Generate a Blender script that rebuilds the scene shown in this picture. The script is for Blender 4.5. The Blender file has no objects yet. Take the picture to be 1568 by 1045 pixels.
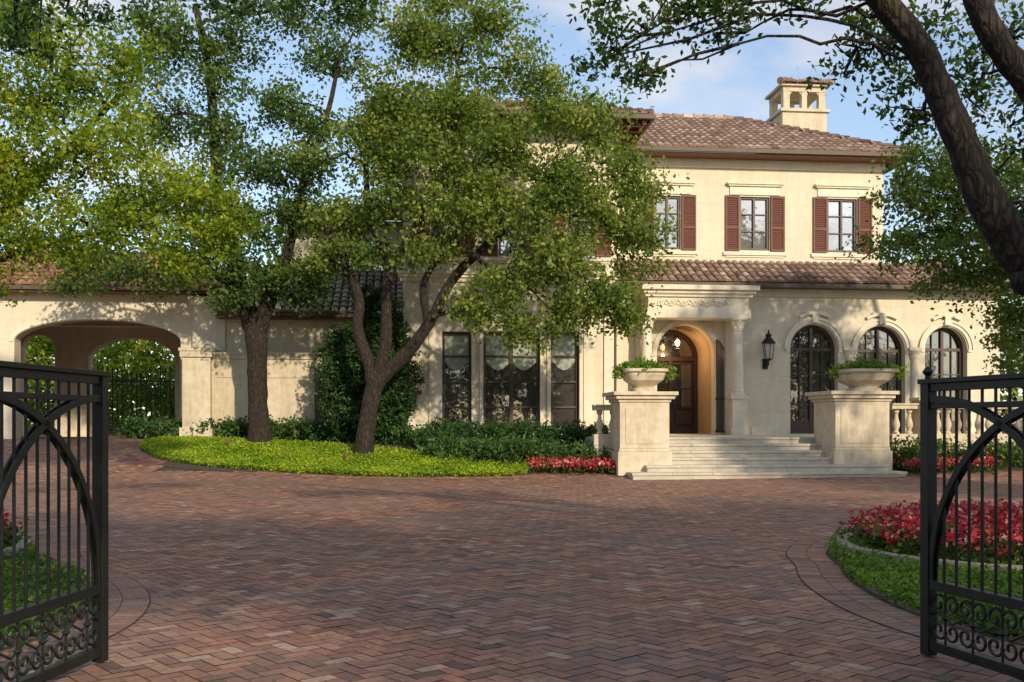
import bpy, bmesh, math, random
import numpy as np
from mathutils import Vector, Matrix
from mathutils.geometry import tessellate_polygon
random.seed(7); rng=np.random.default_rng(7)
F=1524.0; CH=1.5; HV=648.0
sc=bpy.context.scene
# ------------------------------------------------------------ survey helpers
def W(u,v,Y): return ((u-784)/F*Y, Y, CH+(HV-v)/F*Y)
def g(y):
    t=np.clip((np.asarray(y,dtype=float)-25)/8,0,1); return .95*t*t*(3-2*t)
def G(u,v):
    lo,hi=2.0,60.0
    for _ in range(50):
        m=(lo+hi)/2
        vv=HV+(CH-float(g(m)))/m*F
        if vv>v: lo=m
        else: hi=m
    return ((u-784)/F*lo, lo)
TH=math.radians(5.5); C,S=math.cos(TH),math.sin(TH); OY=33.4
def hx(u,d):
    r0=(u-784)/F; t=(d+OY*C)/(-r0*S+C)
    return (t*r0*C+(t-OY)*S, t)
def R(u0,v0,u1,v1,d):
    x0,_=hx(u0,d); x1,_=hx(u1,d); _,t=hx((u0+u1)/2,d)
    return x0,x1,CH+(HV-v1)/F*t,CH+(HV-v0)/F*t
def Z(u,v,d): return CH+(HV-v)/F*hx(u,d)[1]
# ------------------------------------------------------------ materials
def mat(name): 
    m=bpy.data.materials.new(name); m.use_nodes=True
    return m,m.node_tree.nodes,m.node_tree.links,m.node_tree.nodes['Principled BSDF']
def ramp(n,stops):
    r=n.new('ShaderNodeValToRGB'); e=r.color_ramp.elements
    while len(e)<len(stops): e.new(.5)
    for i,(p,c) in enumerate(stops): e[i].position=p; e[i].color=(*c,1)
    return r
def simple(name,col,rough=.7,var=.15,scale=6,bump=.1,metal=0,bscale=60,stain=0,blocks=0):
    m,n,l,b=mat(name)
    tc=n.new('ShaderNodeTexCoord')
    nz=n.new('ShaderNodeTexNoise'); nz.inputs['Scale'].default_value=scale; nz.inputs['Detail'].default_value=6; nz.inputs['Roughness'].default_value=.65
    l.new(tc.outputs['Object'],nz.inputs['Vector'])
    d=[c*(1-var) for c in col]; h=[min(1,c*(1+var)) for c in col]
    r=ramp(n,[(.3,d),(.7,h)]); l.new(nz.outputs['Fac'],r.inputs[0])
    out=r.outputs[0]
    if stain:
        mp=n.new('ShaderNodeMapping'); mp.inputs['Scale'].default_value=(2.2,2.2,.35); l.new(tc.outputs['Object'],mp.inputs[0])
        n3=n.new('ShaderNodeTexNoise'); n3.inputs['Scale'].default_value=1.3; n3.inputs['Detail'].default_value=8; n3.inputs['Roughness'].default_value=.7; l.new(mp.outputs[0],n3.inputs['Vector'])
        r3=ramp(n,[(.42,(1,1,1)),(.75,(1-stain,1-stain*1.1,1-stain*1.3))]); l.new(n3.outputs['Fac'],r3.inputs[0])
        mx=n.new('ShaderNodeMix'); mx.data_type='RGBA'; mx.blend_type='MULTIPLY'; mx.inputs[0].default_value=1
        l.new(out,mx.inputs[6]); l.new(r3.outputs[0],mx.inputs[7]); out=mx.outputs[2]
    if blocks:   # coursed ashlar: faint joints and block-to-block tone
        sp=n.new('ShaderNodeSeparateXYZ'); l.new(tc.outputs['Object'],sp.inputs[0]); cb=n.new('ShaderNodeCombineXYZ'); l.new(sp.outputs[0],cb.inputs[0]); l.new(sp.outputs[2],cb.inputs[1])
        bt=n.new('ShaderNodeTexBrick'); bt.inputs['Scale'].default_value=1; bt.inputs['Brick Width'].default_value=1.15; bt.inputs['Row Height'].default_value=.62; bt.inputs['Mortar Size'].default_value=.009; bt.inputs['Mortar Smooth'].default_value=.3
        bt.inputs['Color1'].default_value=(1,1,1,1); bt.inputs['Color2'].default_value=(.93,.925,.91,1); bt.inputs['Mortar'].default_value=(.8,.77,.72,1); l.new(cb.outputs[0],bt.inputs['Vector'])
        mb_=n.new('ShaderNodeMix'); mb_.data_type='RGBA'; mb_.blend_type='MULTIPLY'; mb_.inputs[0].default_value=blocks
        l.new(out,mb_.inputs[6]); l.new(bt.outputs['Color'],mb_.inputs[7]); out=mb_.outputs[2]
    l.new(out,b.inputs['Base Color'])
    b.inputs['Roughness'].default_value=rough; b.inputs['Metallic'].default_value=metal
    if bump:
        n2=n.new('ShaderNodeTexNoise'); n2.inputs['Scale'].default_value=bscale; n2.inputs['Detail'].default_value=4; l.new(tc.outputs['Object'],n2.inputs['Vector'])
        bp=n.new('ShaderNodeBump'); bp.inputs['Strength'].default_value=bump; bp.inputs['Distance'].default_value=.02
        l.new(n2.outputs['Fac'],bp.inputs['Height']); l.new(bp.outputs[0],b.inputs['Normal'])
    return m
def tinted(name,stops,rough=.8,bump=.2,patch=None,pscale=.5):
    m,n,l,b=mat(name)
    a=n.new('ShaderNodeAttribute'); a.attribute_name='tint'
    r=ramp(n,stops); l.new(a.outputs['Fac'],r.inputs[0]); out=r.outputs[0]
    tc=n.new('ShaderNodeTexCoord')
    nz=n.new('ShaderNodeTexNoise'); nz.inputs['Scale'].default_value=25; nz.inputs['Detail'].default_value=4; l.new(tc.outputs['Object'],nz.inputs['Vector'])
    mx=n.new('ShaderNodeMix'); mx.data_type='RGBA'; mx.blend_type='MULTIPLY'; mx.inputs[0].default_value=.8
    r2=ramp(n,[(.3,(.6,.6,.6)),(.7,(1.2,1.2,1.2))]); l.new(nz.outputs['Fac'],r2.inputs[0])
    l.new(out,mx.inputs[6]); l.new(r2.outputs[0],mx.inputs[7]); out=mx.outputs[2]
    if patch:
        n3=n.new('ShaderNodeTexNoise'); n3.inputs['Scale'].default_value=pscale; n3.inputs['Detail'].default_value=6; n3.inputs['Roughness'].default_value=.65; l.new(tc.outputs['Object'],n3.inputs['Vector'])
        r3=ramp(n,[(.43,(0,0,0)),(.66,(.68,.68,.68))]); l.new(n3.outputs['Fac'],r3.inputs[0])
        m2=n.new('ShaderNodeMix'); m2.data_type='RGBA'; l.new(r3.outputs[0],m2.inputs[0]); l.new(out,m2.inputs[6]); m2.inputs[7].default_value=(*patch,1); out=m2.outputs[2]
    l.new(out,b.inputs['Base Color']); b.inputs['Roughness'].default_value=rough
    bp=n.new('ShaderNodeBump'); bp.inputs['Strength'].default_value=bump; bp.inputs['Distance'].default_value=.01
    l.new(nz.outputs['Fac'],bp.inputs['Height']); l.new(bp.outputs[0],b.inputs['Normal'])
    return m
def leafmat(name,stops,trans=.4,rough=.5):
    m,n,l,b=mat(name)
    a=n.new('ShaderNodeAttribute'); a.attribute_name='tint'
    r=ramp(n,stops); l.new(a.outputs['Fac'],r.inputs[0]); l.new(r.outputs[0],b.inputs['Base Color'])
    b.inputs['Roughness'].default_value=rough; b.inputs['Specular IOR Level'].default_value=.3
    if trans:
        t=n.new('ShaderNodeBsdfTranslucent')
        g2=n.new('ShaderNodeMix'); g2.data_type='RGBA'; g2.blend_type='MULTIPLY'; g2.inputs[0].default_value=1; g2.inputs[7].default_value=(1.6,1.5,.6,1)
        l.new(r.outputs[0],g2.inputs[6]); l.new(g2.outputs[2],t.inputs['Color'])
        mx=n.new('ShaderNodeMixShader'); mx.inputs[0].default_value=trans
        l.new(b.outputs[0],mx.inputs[1]); l.new(t.outputs[0],mx.inputs[2]); l.new(mx.outputs[0],n['Material Output'].inputs[0])
    return m
def glassmat(name,col=(.02,.025,.03),refl=.35):
    m,n,l,b=mat(name)
    b.inputs['Base Color'].default_value=(*col,1); b.inputs['Roughness'].default_value=.3
    gl=n.new('ShaderNodeBsdfGlossy'); gl.inputs['Roughness'].default_value=.02; gl.inputs['Color'].default_value=(.9,.95,1,1)
    tc=n.new('ShaderNodeTexCoord'); nz=n.new('ShaderNodeTexNoise'); nz.inputs['Scale'].default_value=1.5; l.new(tc.outputs['Object'],nz.inputs['Vector'])
    bp=n.new('ShaderNodeBump'); bp.inputs['Strength'].default_value=.08; bp.inputs['Distance'].default_value=.05; l.new(nz.outputs['Fac'],bp.inputs['Height']); l.new(bp.outputs[0],gl.inputs['Normal'])
    mx=n.new('ShaderNodeMixShader'); mx.inputs[0].default_value=refl
    l.new(b.outputs[0],mx.inputs[1]); l.new(gl.outputs[0],mx.inputs[2]); l.new(mx.outputs[0],n['Material Output'].inputs[0])
    return m
def emis(name,col,st):
    m,n,l,b=mat(name); b.inputs['Base Color'].default_value=(*col,1); b.inputs['Emission Color'].default_value=(*col,1); b.inputs['Emission Strength'].default_value=st
    return m
M={}
M['stucco']=simple('stucco',(.72,.65,.515),.9,.06,3,.15,stain=.14,blocks=.75)
M['stone']=simple('limestone',(.61,.535,.41),.85,.14,5,.3,stain=.32,bscale=40)
M['trim']=simple('cast_stone_trim',(.75,.685,.56),.85,.08,5,.15,stain=.12)
M['step']=simple('step_stone',(.5,.46,.38),.85,.16,4,.2)
M['wood']=simple('dark_wood',(.03,.017,.012),.5,.3,8,.1)
M['frame']=simple('bronze_frame',(.07,.045,.034),.5,.2,8,0)
M['shutter']=simple('shutter_paint',(.15,.055,.038),.65,.2,8,.1)
M['iron']=simple('wrought_iron',(.018,.022,.021),.42,.3,12,.08,metal=.4)
M['gutter']=simple('gutter',(.09,.065,.045),.6,.2,5,0)
M['rafter']=simple('rafter_wood',(.2,.09,.045),.7,.2,5,.1)
M['dark']=simple('underlay',(.05,.035,.028),.9,.2,5,0)
M['soil']=simple('soil',(.06,.05,.03),1,.4,1.2,.5)
M['mortar']=simple('mortar',(.065,.045,.034),.95,.3,8,.2)
M['kerb']=simple('stone_kerb',(.36,.32,.26),.85,.2,9,.3)
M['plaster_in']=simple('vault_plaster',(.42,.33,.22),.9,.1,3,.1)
M['blind']=simple('roman_blind',(.36,.41,.36),.8,.12,3,.1)
M['glass']=glassmat('window_glass',(.014,.012,.010),.15)
M['glass_up']=glassmat('upper_window_glass',(.035,.045,.05),.4)
def barkmat(name,c0,c1,sx=14,st=.8):
    m,n,l,b=mat(name); tc=n.new('ShaderNodeTexCoord'); mp=n.new('ShaderNodeMapping'); mp.inputs['Scale'].default_value=(1,1,.35); l.new(tc.outputs['Object'],mp.inputs[0])
    v=n.new('ShaderNodeTexVoronoi'); v.feature='DISTANCE_TO_EDGE'; v.inputs['Scale'].default_value=sx
    nz=n.new('ShaderNodeTexNoise'); nz.inputs['Scale'].default_value=9; nz.inputs['Detail'].default_value=7
    l.new(mp.outputs[0],nz.inputs['Vector'])
    ad=n.new('ShaderNodeMix'); ad.data_type='VECTOR'; ad.inputs[0].default_value=.12; l.new(mp.outputs[0],ad.inputs[4]); l.new(nz.outputs['Color'],ad.inputs[5])
    l.new(ad.outputs[1],v.inputs['Vector'])
    mu=n.new('ShaderNodeMath'); mu.operation='MULTIPLY'; l.new(v.outputs['Distance'],mu.inputs[0]); mu.inputs[1].default_value=2.2
    m2=n.new('ShaderNodeMath'); m2.operation='MULTIPLY'; l.new(mu.outputs[0],m2.inputs[0]); l.new(nz.outputs['Fac'],m2.inputs[1])
    r=ramp(n,[(.0,c0),(.45,c1)]); l.new(m2.outputs[0],r.inputs[0]); l.new(r.outputs[0],b.inputs['Base Color'])
    b.inputs['Roughness'].default_value=.95
    bp=n.new('ShaderNodeBump'); bp.inputs['Strength'].default_value=st; bp.inputs['Distance'].default_value=.05; l.new(m2.outputs[0],bp.inputs['Height']); l.new(bp.outputs[0],b.inputs['Normal'])
    return m
M['bark']=barkmat('bark',(.012,.009,.007),(.06,.042,.03))
M['bark2']=barkmat('dark_bark',(.006,.005,.004),(.06,.042,.03),16,1)
M['brick']=tinted('brick_paver',[(0,(.13,.08,.065)),(.3,(.27,.13,.09)),(.6,(.38,.18,.115)),(.85,(.46,.25,.16)),(1,(.5,.36,.27))],.75,.4,patch=(.2,.16,.13),pscale=.45)
M['tile']=tinted('clay_tile',[(0,(.16,.1,.08)),(.35,(.30,.19,.14)),(.65,(.43,.3,.23)),(1,(.62,.51,.43))],.8,.3)
M['tile_o']=tinted('terracotta_tile',[(0,(.16,.08,.05)),(.4,(.33,.16,.10)),(.75,(.44,.25,.16)),(1,(.45,.36,.28))],.8,.3)
M['tile_g']=tinted('grey_tile',[(0,(.16,.13,.12)),(.4,(.28,.24,.22)),(.75,(.38,.33,.3)),(1,(.46,.42,.38))],.8,.3)
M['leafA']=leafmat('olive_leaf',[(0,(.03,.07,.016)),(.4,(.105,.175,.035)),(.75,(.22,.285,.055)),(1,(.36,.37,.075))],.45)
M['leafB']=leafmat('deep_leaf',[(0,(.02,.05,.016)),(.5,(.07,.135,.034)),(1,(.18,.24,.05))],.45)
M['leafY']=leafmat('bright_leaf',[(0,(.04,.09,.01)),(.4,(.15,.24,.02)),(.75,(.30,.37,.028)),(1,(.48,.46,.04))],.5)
M['leafD']=leafmat('shrub_leaf',[(0,(.008,.026,.009)),(.6,(.03,.08,.02)),(1,(.08,.15,.033))],.2)
M['leafS']=leafmat('shade_leaf',[(0,(.03,.06,.02)),(1,(.08,.12,.03))],0)
M['leafF']=leafmat('distant_leaf',[(0,(.02,.05,.014)),(.5,(.07,.13,.028)),(1,(.17,.23,.045))],0)
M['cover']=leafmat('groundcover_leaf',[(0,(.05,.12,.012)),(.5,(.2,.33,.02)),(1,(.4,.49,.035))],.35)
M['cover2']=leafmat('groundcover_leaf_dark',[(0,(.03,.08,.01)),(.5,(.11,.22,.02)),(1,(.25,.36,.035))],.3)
M['petal']=leafmat('petal',[(0,(.25,.01,.02)),(.5,(.52,.03,.055)),(.8,(.65,.1,.14)),(1,(.75,.38,.38))],.2)
# ------------------------------------------------------------ mesh builder
class MB:
    def __init__(s): s.v=[]; s.f=[]; s.t=[]
    def quad(s,a,b,c,d,t=.5):
        i=len(s.v); s.v+=[a,b,c,d]; s.f.append((i,i+1,i+2,i+3)); s.t.append(t)
    def box(s,x0,x1,y0,y1,z0,z1,t=.5):
        if x0>x1:x0,x1=x1,x0
        if y0>y1:y0,y1=y1,y0
        if z0>z1:z0,z1=z1,z0
        i=len(s.v)
        s.v+=[(x0,y0,z0),(x1,y0,z0),(x1,y1,z0),(x0,y1,z0),(x0,y0,z1),(x1,y0,z1),(x1,y1,z1),(x0,y1,z1)]
        for f in ((0,3,2,1),(4,5,6,7),(0,1,5,4),(1,2,6,5),(2,3,7,6),(3,0,4,7)):
            s.f.append(tuple(i+k for k in f)); s.t.append(t)
    def lathe(s,x,y,prof,n=20,sq=0,sx=1,sy=1):
        i=len(s.v)
        for r,z in prof:
            for k in range(n):
                a=2*math.pi*k/n+ (math.pi/n)
                c_,s_=math.cos(a),math.sin(a)
                if sq: 
                    e=1-sq; c_=math.copysign(abs(c_)**e,c_); s_=math.copysign(abs(s_)**e,s_)
                s.v.append((x+r*c_*sx,y+r*s_*sy,z))
        for j in range(len(prof)-1):
            for k in range(n):
                k2=(k+1)%n
                s.f.append((i+j*n+k,i+j*n+k2,i+(j+1)*n+k2,i+(j+1)*n+k)); s.t.append(.5)
        s.f.append(tuple(i+k for k in range(n-1,-1,-1))); s.t.append(.5)
        s.f.append(tuple(i+(len(prof)-1)*n+k for k in range(n))); s.t.append(.5)
    def tube(s,pts,rad,n=8,wob=0):
        pts=[Vector(p) for p in pts]; 
        if not hasattr(rad,'__len__'): rad=[rad]*len(pts)
        i=len(s.v); up=None
        for k,p in enumerate(pts):
            a=pts[max(0,k-1)]; b=pts[min(len(pts)-1,k+1)]
            d=(b-a)
            if d.length<1e-6: d=Vector((0,0,1))
            d.normalize()
            if up is None:
                up=Vector((0,1,0)) if abs(d.y)<.9 else Vector((1,0,0))
            x=up-d*up.dot(d)
            if x.length<1e-4: x=d.orthogonal()
            x.normalize(); up=x; y=d.cross(x)
            for j in range(n):
                an=2*math.pi*j/n; r=rad[k]*(1+wob*random.uniform(-1,1))
                q=p+x*(math.cos(an)*r)+y*(math.sin(an)*r); s.v.append(tuple(q))
        m=len(pts)
        for k in range(m-1):
            for j in range(n):
                j2=(j+1)%n; s.f.append((i+k*n+j,i+k*n+j2,i+(k+1)*n+j2,i+(k+1)*n+j)); s.t.append(.5)
        s.f.append(tuple(i+j for j in range(n-1,-1,-1))); s.t.append(.5)
        s.f.append(tuple(i+(m-1)*n+j for j in range(n))); s.t.append(.5)
    def arc(s,xc,zc,r0,r1,d0,d1,a0=0,a1=math.pi,n=28,ks=1.0):
        i=len(s.v)
        for k in range(n+1):
            a=a0+(a1-a0)*k/n; c_,s_=math.cos(a),math.sin(a)*ks
            for r,d in ((r0,d0),(r1,d0),(r1,d1),(r0,d1)): s.v.append((xc+r*c_,d,zc+r*s_))
        for k in range(n):
            for j in range(4):
                j2=(j+1)%4; s.f.append((i+k*4+j,i+(k+1)*4+j,i+(k+1)*4+j2,i+k*4+j2)); s.t.append(.5)
        s.f.append((i,i+1,i+2,i+3)); s.t.append(.5); s.f.append((i+n*4+3,i+n*4+2,i+n*4+1,i+n*4)); s.t.append(.5)
    def wall(s,outer,holes,d,reveal=.35):
        loops=[[Vector((x,z,0)) for x,z in outer]]+[[Vector((x,z,0)) for x,z in h] for h in holes]
        tri=tessellate_polygon(loops); flat=[p for L in loops for p in L]; i=len(s.v)
        s.v+=[(p.x,d,p.y) for p in flat]
        for t in tri: s.f.append(tuple(i+k for k in t)); s.t.append(.5)
        for h in holes:
            for k in range(len(h)):
                a=h[k]; b=h[(k+1)%len(h)]
                s.quad((a[0],d,a[1]),(b[0],d,b[1]),(b[0],d+reveal,b[1]),(a[0],d+reveal,a[1]))
    def poly(s,pts,d):
        tri=tessellate_polygon([[Vector((x,z,0)) for x,z in pts]]); i=len(s.v)
        s.v+=[(x,d,z) for x,z in pts]
        for t in tri: s.f.append(tuple(i+k for k in t)); s.t.append(.5)
    def obj(s,name,m,parent=None,smooth=False,bevel=0,weld=False):
        me=bpy.data.meshes.new(name); me.from_pydata(s.v,[],s.f); me.materials.append(m)
        a=me.attributes.new('tint','FLOAT','FACE'); a.data.foreach_set('value',s.t)
        bm=bmesh.new(); bm.from_mesh(me)
        if weld: bmesh.ops.remove_doubles(bm,verts=bm.verts,dist=1e-4)
        bmesh.ops.recalc_face_normals(bm,faces=bm.faces); bm.to_mesh(me); bm.free()
        if smooth:
            for p in me.polygons: p.use_smooth=True
        o=bpy.data.objects.new(name,me); sc.collection.objects.link(o)
        if parent: o.parent=parent
        if bevel:
            b=o.modifiers.new('b','BEVEL'); b.width=bevel; b.segments=2; b.limit_method='ANGLE'
        return o
def empty(name,loc=(0,0,0),rz=0,parent=None):
    e=bpy.data.objects.new(name,None); e.location=loc; e.rotation_euler=(0,0,rz); sc.collection.objects.link(e); e.empty_display_size=.3
    if parent: e.parent=parent
    return e
def fastmesh(name,verts,nper,tint,m,parent=None):
    nv=len(verts); nf=nv//nper
    me=bpy.data.meshes.new(name); me.vertices.add(nv); me.vertices.foreach_set('co',verts.astype(np.float32).ravel())
    me.loops.add(nv); me.loops.foreach_set('vertex_index',np.arange(nv,dtype=np.int32))
    me.polygons.add(nf); me.polygons.foreach_set('loop_start',np.arange(0,nv,nper,dtype=np.int32))
    try: me.polygons.foreach_set('loop_total',np.full(nf,nper,dtype=np.int32))
    except Exception: pass
    me.update(calc_edges=True)
    a=me.attributes.new('tint','FLOAT','FACE'); a.data.foreach_set('value',np.clip(tint,0,1).astype(np.float32))
    me.materials.append(m); me.validate()
    o=bpy.data.objects.new(name,me); sc.collection.objects.link(o)
    if parent: o.parent=parent
    return o
def leaves(cent,cr,per,size,ctint,flat=.65,upb=.25,asp=.5,droop=0):
    N=len(cent); n=N*per
    c=np.repeat(cent,per,0); r=np.repeat(cr,per)[:,None]
    off=rng.normal(size=(n,3))*r; off[:,2]*=flat
    p=c+off
    nm=rng.normal(size=(n,3)); nm/=np.linalg.norm(nm,axis=1)[:,None]; nm[:,2]+=upb; nm/=np.linalg.norm(nm,axis=1)[:,None]
    a=rng.normal(size=(n,3)); a[:,2]-=droop; a-=nm*(a*nm).sum(1)[:,None]; a/=np.linalg.norm(a,axis=1)[:,None]
    b=np.cross(nm,a)
    L=(size*rng.uniform(.6,1.3,n))[:,None]*.5; Wd=L*asp
    v=np.stack([p-a*L,p+b*Wd-a*L*.1,p+a*L,p-b*Wd-a*L*.1],1).reshape(-1,3)
    t=np.repeat(ctint,per)+rng.normal(size=n)*.16
    return v,t
# ------------------------------------------------------------ terrain
gr=empty('ground')
ys=np.concatenate([np.arange(-150,-10,20),np.arange(-10,24,2),np.arange(24,36,.25),np.arange(36,60,4),np.arange(60,600,60)])
xs=np.concatenate([np.arange(-400,-40,60),np.arange(-40,41,4),np.arange(60,401,60)])
mb=MB(); nx=len(xs)
mb.v=[(float(x),float(y),float(g(y))) for y in ys for x in xs]
mb.f=[(j*nx+i,j*nx+i+1,(j+1)*nx+i+1,(j+1)*nx+i) for j in range(len(ys)-1) for i in range(nx-1)]; mb.t=[.5]*len(mb.f)
mb.obj('ground_sheet',M['soil'],gr)
drv=empty('brick_driveway')
def inlane(x,y):
    return ((y<27.2)&(np.abs(x)<24))|((x<-9.8)&(x>-22)&(y<52))
mbm=MB()
yy=np.concatenate([np.arange(-4,24,2),np.arange(24,36,.25),np.arange(36,53,4)])
for a,b in zip(yy[:-1],yy[1:]):
    x0,x1=(-24,24) if b<=27.3 else (-22,-9.8)
    mbm.quad((x0,a,float(g(a))+.004),(x1,a,float(g(a))+.004),(x1,b,float(g(b))+.004),(x0,b,float(g(b))+.004))
mbm.obj('mortar_bed',M['mortar'],drv)
w=.108; ang=math.radians(41)
K=420
ii,jj=np.meshgrid(np.arange(-K,K),np.arange(-K,K)); ii=ii.ravel(); jj=jj.ravel(); md=(ii-jj)%4
ca,sa=math.cos(ang),math.sin(ang)
def bricks(mask,hor):
    x=ii[mask].astype(float); y=jj[mask].astype(float); gp=.035
    if hor: x0,x1,y0,y1=x+gp,x+2-gp,y+gp,y+1-gp
    else: x0,x1,y0,y1=x+gp,x+1-gp,y+gp,y+2-gp
    P=np.stack([np.stack([x0,y0],1),np.stack([x1,y0],1),np.stack([x1,y1],1),np.stack([x0,y1],1)],1)*w
    Q=np.stack([P[...,0]*ca-P[...,1]*sa,P[...,0]*sa+P[...,1]*ca+18],-1)
    cx,cy=Q[:,:,0].mean(1),Q[:,:,1].mean(1)
    k=inlane(cx,cy)&(cy>-1)&(np.abs(cx)<.72*cy+5)
    Q=Q[k]; z=g(Q[...,1])+.009
    z=z+rng.normal(size=(len(Q),1))*.0008+rng.normal(size=z.shape)*.0006
    return np.concatenate([Q,z[...,None]],-1).reshape(-1,3)
v=np.concatenate([bricks(md==0,True),bricks(md==3,False)])
t=np.clip(rng.normal(.5,.22,len(v)//4),0,1)
fastmesh('herringbone_pavers',v,4,t,M['brick'],drv)
# ------------------------------------------------------------ polygons / beds
def smooth_poly(p,k=6):
    n=len(p); out=[]
    for i in range(n):
        a,b,c,d=[np.array(p[(i+j)%n]) for j in (-1,0,1,2)]
        for s in range(k):
            t=s/k; out.append(.5*((2*b)+(-a+c)*t+(2*a-5*b+4*c-d)*t*t+(-a+3*b-3*c+d)*t**3))
    return np.array(out)
def inside(poly,x,y):
    r=np.zeros(len(x),bool); n=len(poly)
    for i in range(n):
        x0,y0=poly[i]; x1,y1=poly[(i+1)%n]
        if y0==y1: continue
        k=((y0>y)!=(y1>y))&(x<(x1-x0)*(y-y0)/(y1-y0)+x0); r^=k
    return r
def sample(poly,n):
    lo,hi=poly.min(0),poly.max(0); out=np.zeros((0,2))
    while len(out)<n:
        q=rng.uniform(lo,hi,(n*2,2)); out=np.concatenate([out,q[inside(poly,q[:,0],q[:,1])]])
    return out[:n]
def area(p): x,y=p[:,0],p[:,1]; return abs(np.dot(x,np.roll(y,-1))-np.dot(y,np.roll(x,-1)))/2
def bed(name,poly,dens,size,h,m,under=.03,upb=1.0,tb=.5):
    e=empty(name)
    p=poly; b=MB()
    st=.25; lo,hi=p.min(0),p.max(0)
    gx,gy=np.meshgrid(np.arange(lo[0],hi[0],st),np.arange(lo[1],hi[1],st)); gx=gx.ravel(); gy=gy.ravel()
    k=inside(p,gx,gy)&inside(p,gx+st,gy+st)&inside(p,gx,gy+st)&inside(p,gx+st,gy)
    for x,y in zip(gx[k],gy[k]):
        b.quad((x,y,float(g(y))+under),(x+st,y,float(g(y))+under),(x+st,y+st,float(g(y+st))+under),(x,y+st,float(g(y+st))+under))
    b.obj('soil_layer',M['soil'],e)
    N=int(area(p)*dens); q=sample(p,N)
    z=g(q[:,1])+.012+rng.uniform(0,1,N)**.7*(h+under)
    c=np.column_stack([q,z]); 
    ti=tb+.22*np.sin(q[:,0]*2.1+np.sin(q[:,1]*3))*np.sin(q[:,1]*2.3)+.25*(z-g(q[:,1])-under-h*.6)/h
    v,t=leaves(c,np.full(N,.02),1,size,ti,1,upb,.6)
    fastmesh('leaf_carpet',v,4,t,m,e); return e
main_px=[(216,684),(224,695),(250,706),(300,714),(370,720),(450,726),(540,730),(640,732),(740,731),(800,729),(815,722)]
main=[G(*q) for q in main_px]
main+= [(main[-1][0]+.2,28.2),(-1.5,28.8),(-4.2,30.2),(-6.5,31),(-9.5,32),(main[0][0]+.3,32)]
mainp=smooth_poly(main,4)
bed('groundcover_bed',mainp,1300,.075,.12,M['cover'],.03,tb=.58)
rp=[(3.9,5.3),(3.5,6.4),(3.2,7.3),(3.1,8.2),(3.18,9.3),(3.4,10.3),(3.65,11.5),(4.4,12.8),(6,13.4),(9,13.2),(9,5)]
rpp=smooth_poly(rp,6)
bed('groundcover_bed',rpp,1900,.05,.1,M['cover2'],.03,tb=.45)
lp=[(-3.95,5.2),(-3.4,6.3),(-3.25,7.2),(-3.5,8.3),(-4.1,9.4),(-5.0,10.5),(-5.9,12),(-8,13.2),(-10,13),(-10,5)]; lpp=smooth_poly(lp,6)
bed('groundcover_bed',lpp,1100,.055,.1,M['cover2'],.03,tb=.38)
def border(poly,name,z0=.016,w1=.1,L=.21,rows=2,gap=.02):
    b=MB(); b2=MB(); n=len(poly); A=np.array(poly)
    sgn=1 if np.dot(A[:,0],np.roll(A[:,1],-1))-np.dot(A[:,1],np.roll(A[:,0],-1))>0 else -1
    seg=np.linalg.norm(np.roll(A,-1,0)-A,axis=1); cum=np.concatenate([[0],np.cumsum(seg)])
    def at(s):
        s%=cum[-1]; i=min(np.searchsorted(cum,s,side='right')-1,n-1); f=(s-cum[i])/max(seg[i],1e-6)
        a=A[i]; c=A[(i+1)%n]; return a+(c-a)*f
    def nrm(s):
        d=at(s+.15)-at(s-.15); d/=np.linalg.norm(d); return np.array([d[1],-d[0]])*sgn
    s=0
    while s<cum[-1]-w1:
        p0,p1=at(s+.004),at(s+w1-.004); n0,n1=nrm(s),nrm(s+w1)
        for r in range(rows):
            a=gap+r*(L+.008); c=a+L
            q=[p0+n0*a,p1+n1*a,p1+n1*c,p0+n0*c]
            if all(inlane(np.array([k[0]]),np.array([k[1]]))[0] for k in q):
                b.quad(*[(k[0],k[1],float(g(k[1]))+z0) for k in q],t=random.gauss(.5,.2))
        P0,P1=at(s),at(s+w1); q=[P0-n0*.05,P1-n1*.05,P1+n1*(rows*L+.04),P0+n0*(rows*L+.04)]
        b2.quad(*[(k[0],k[1],float(g(k[1]))+z0-.003) for k in q])
        s+=w1
    e=empty(name); b.obj('border_bricks',M['brick'],e); b2.obj('border_mortar',M['mortar'],e)
border(rpp,'brick_border'); border(lpp,'brick_border'); border(mainp,'brick_border',rows=2)
# fallen leaves on the court
n_=420; q=np.column_stack([rng.uniform(-14,12,n_),rng.uniform(5,26,n_)]); c=np.column_stack([q,g(q[:,1])+.02])
v,t=leaves(c,np.full(n_,.001),1,.07,rng.uniform(0,1,n_),1,6,.45); fastmesh('fallen_leaves',v,4,t,M['cover'])
def flowers(name,poly,n,h,ps=.045,lf=.08,mound=0,cx=0,cy=0,rr=1,per=9,tc=.5):
    e=empty(name); q=sample(poly,n)
    gz=g(q[:,1])
    hh=h*rng.uniform(.75,1.1,n)
    if mound: hh=hh+mound*np.clip(1-((q[:,0]-cx)**2+(q[:,1]-cy)**2)/rr**2,0,1)
    c=np.column_stack([q,gz+hh])
    v,t=leaves(c,np.full(n,ps*1.3),per,ps,rng.uniform(.1,.9,n)+tc-.5,.5,.8,.75); fastmesh('blossoms',v,4,t,M['petal'],e)
    n2=int(n*1.5); q=sample(poly,n2); gz=g(q[:,1]); top=h
    if mound: top=h+mound*np.clip(1-((q[:,0]-cx)**2+(q[:,1]-cy)**2)/rr**2,0,1)
    c=np.column_stack([q,gz+rng.uniform(.2,.95,n2)*top])
    v,t=leaves(c,np.full(n2,lf*.8),5,lf,rng.uniform(.1,.7,n2),.6,.6,.5); fastmesh('foliage',v,4,t,M['leafB'],e)
    return e
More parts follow.
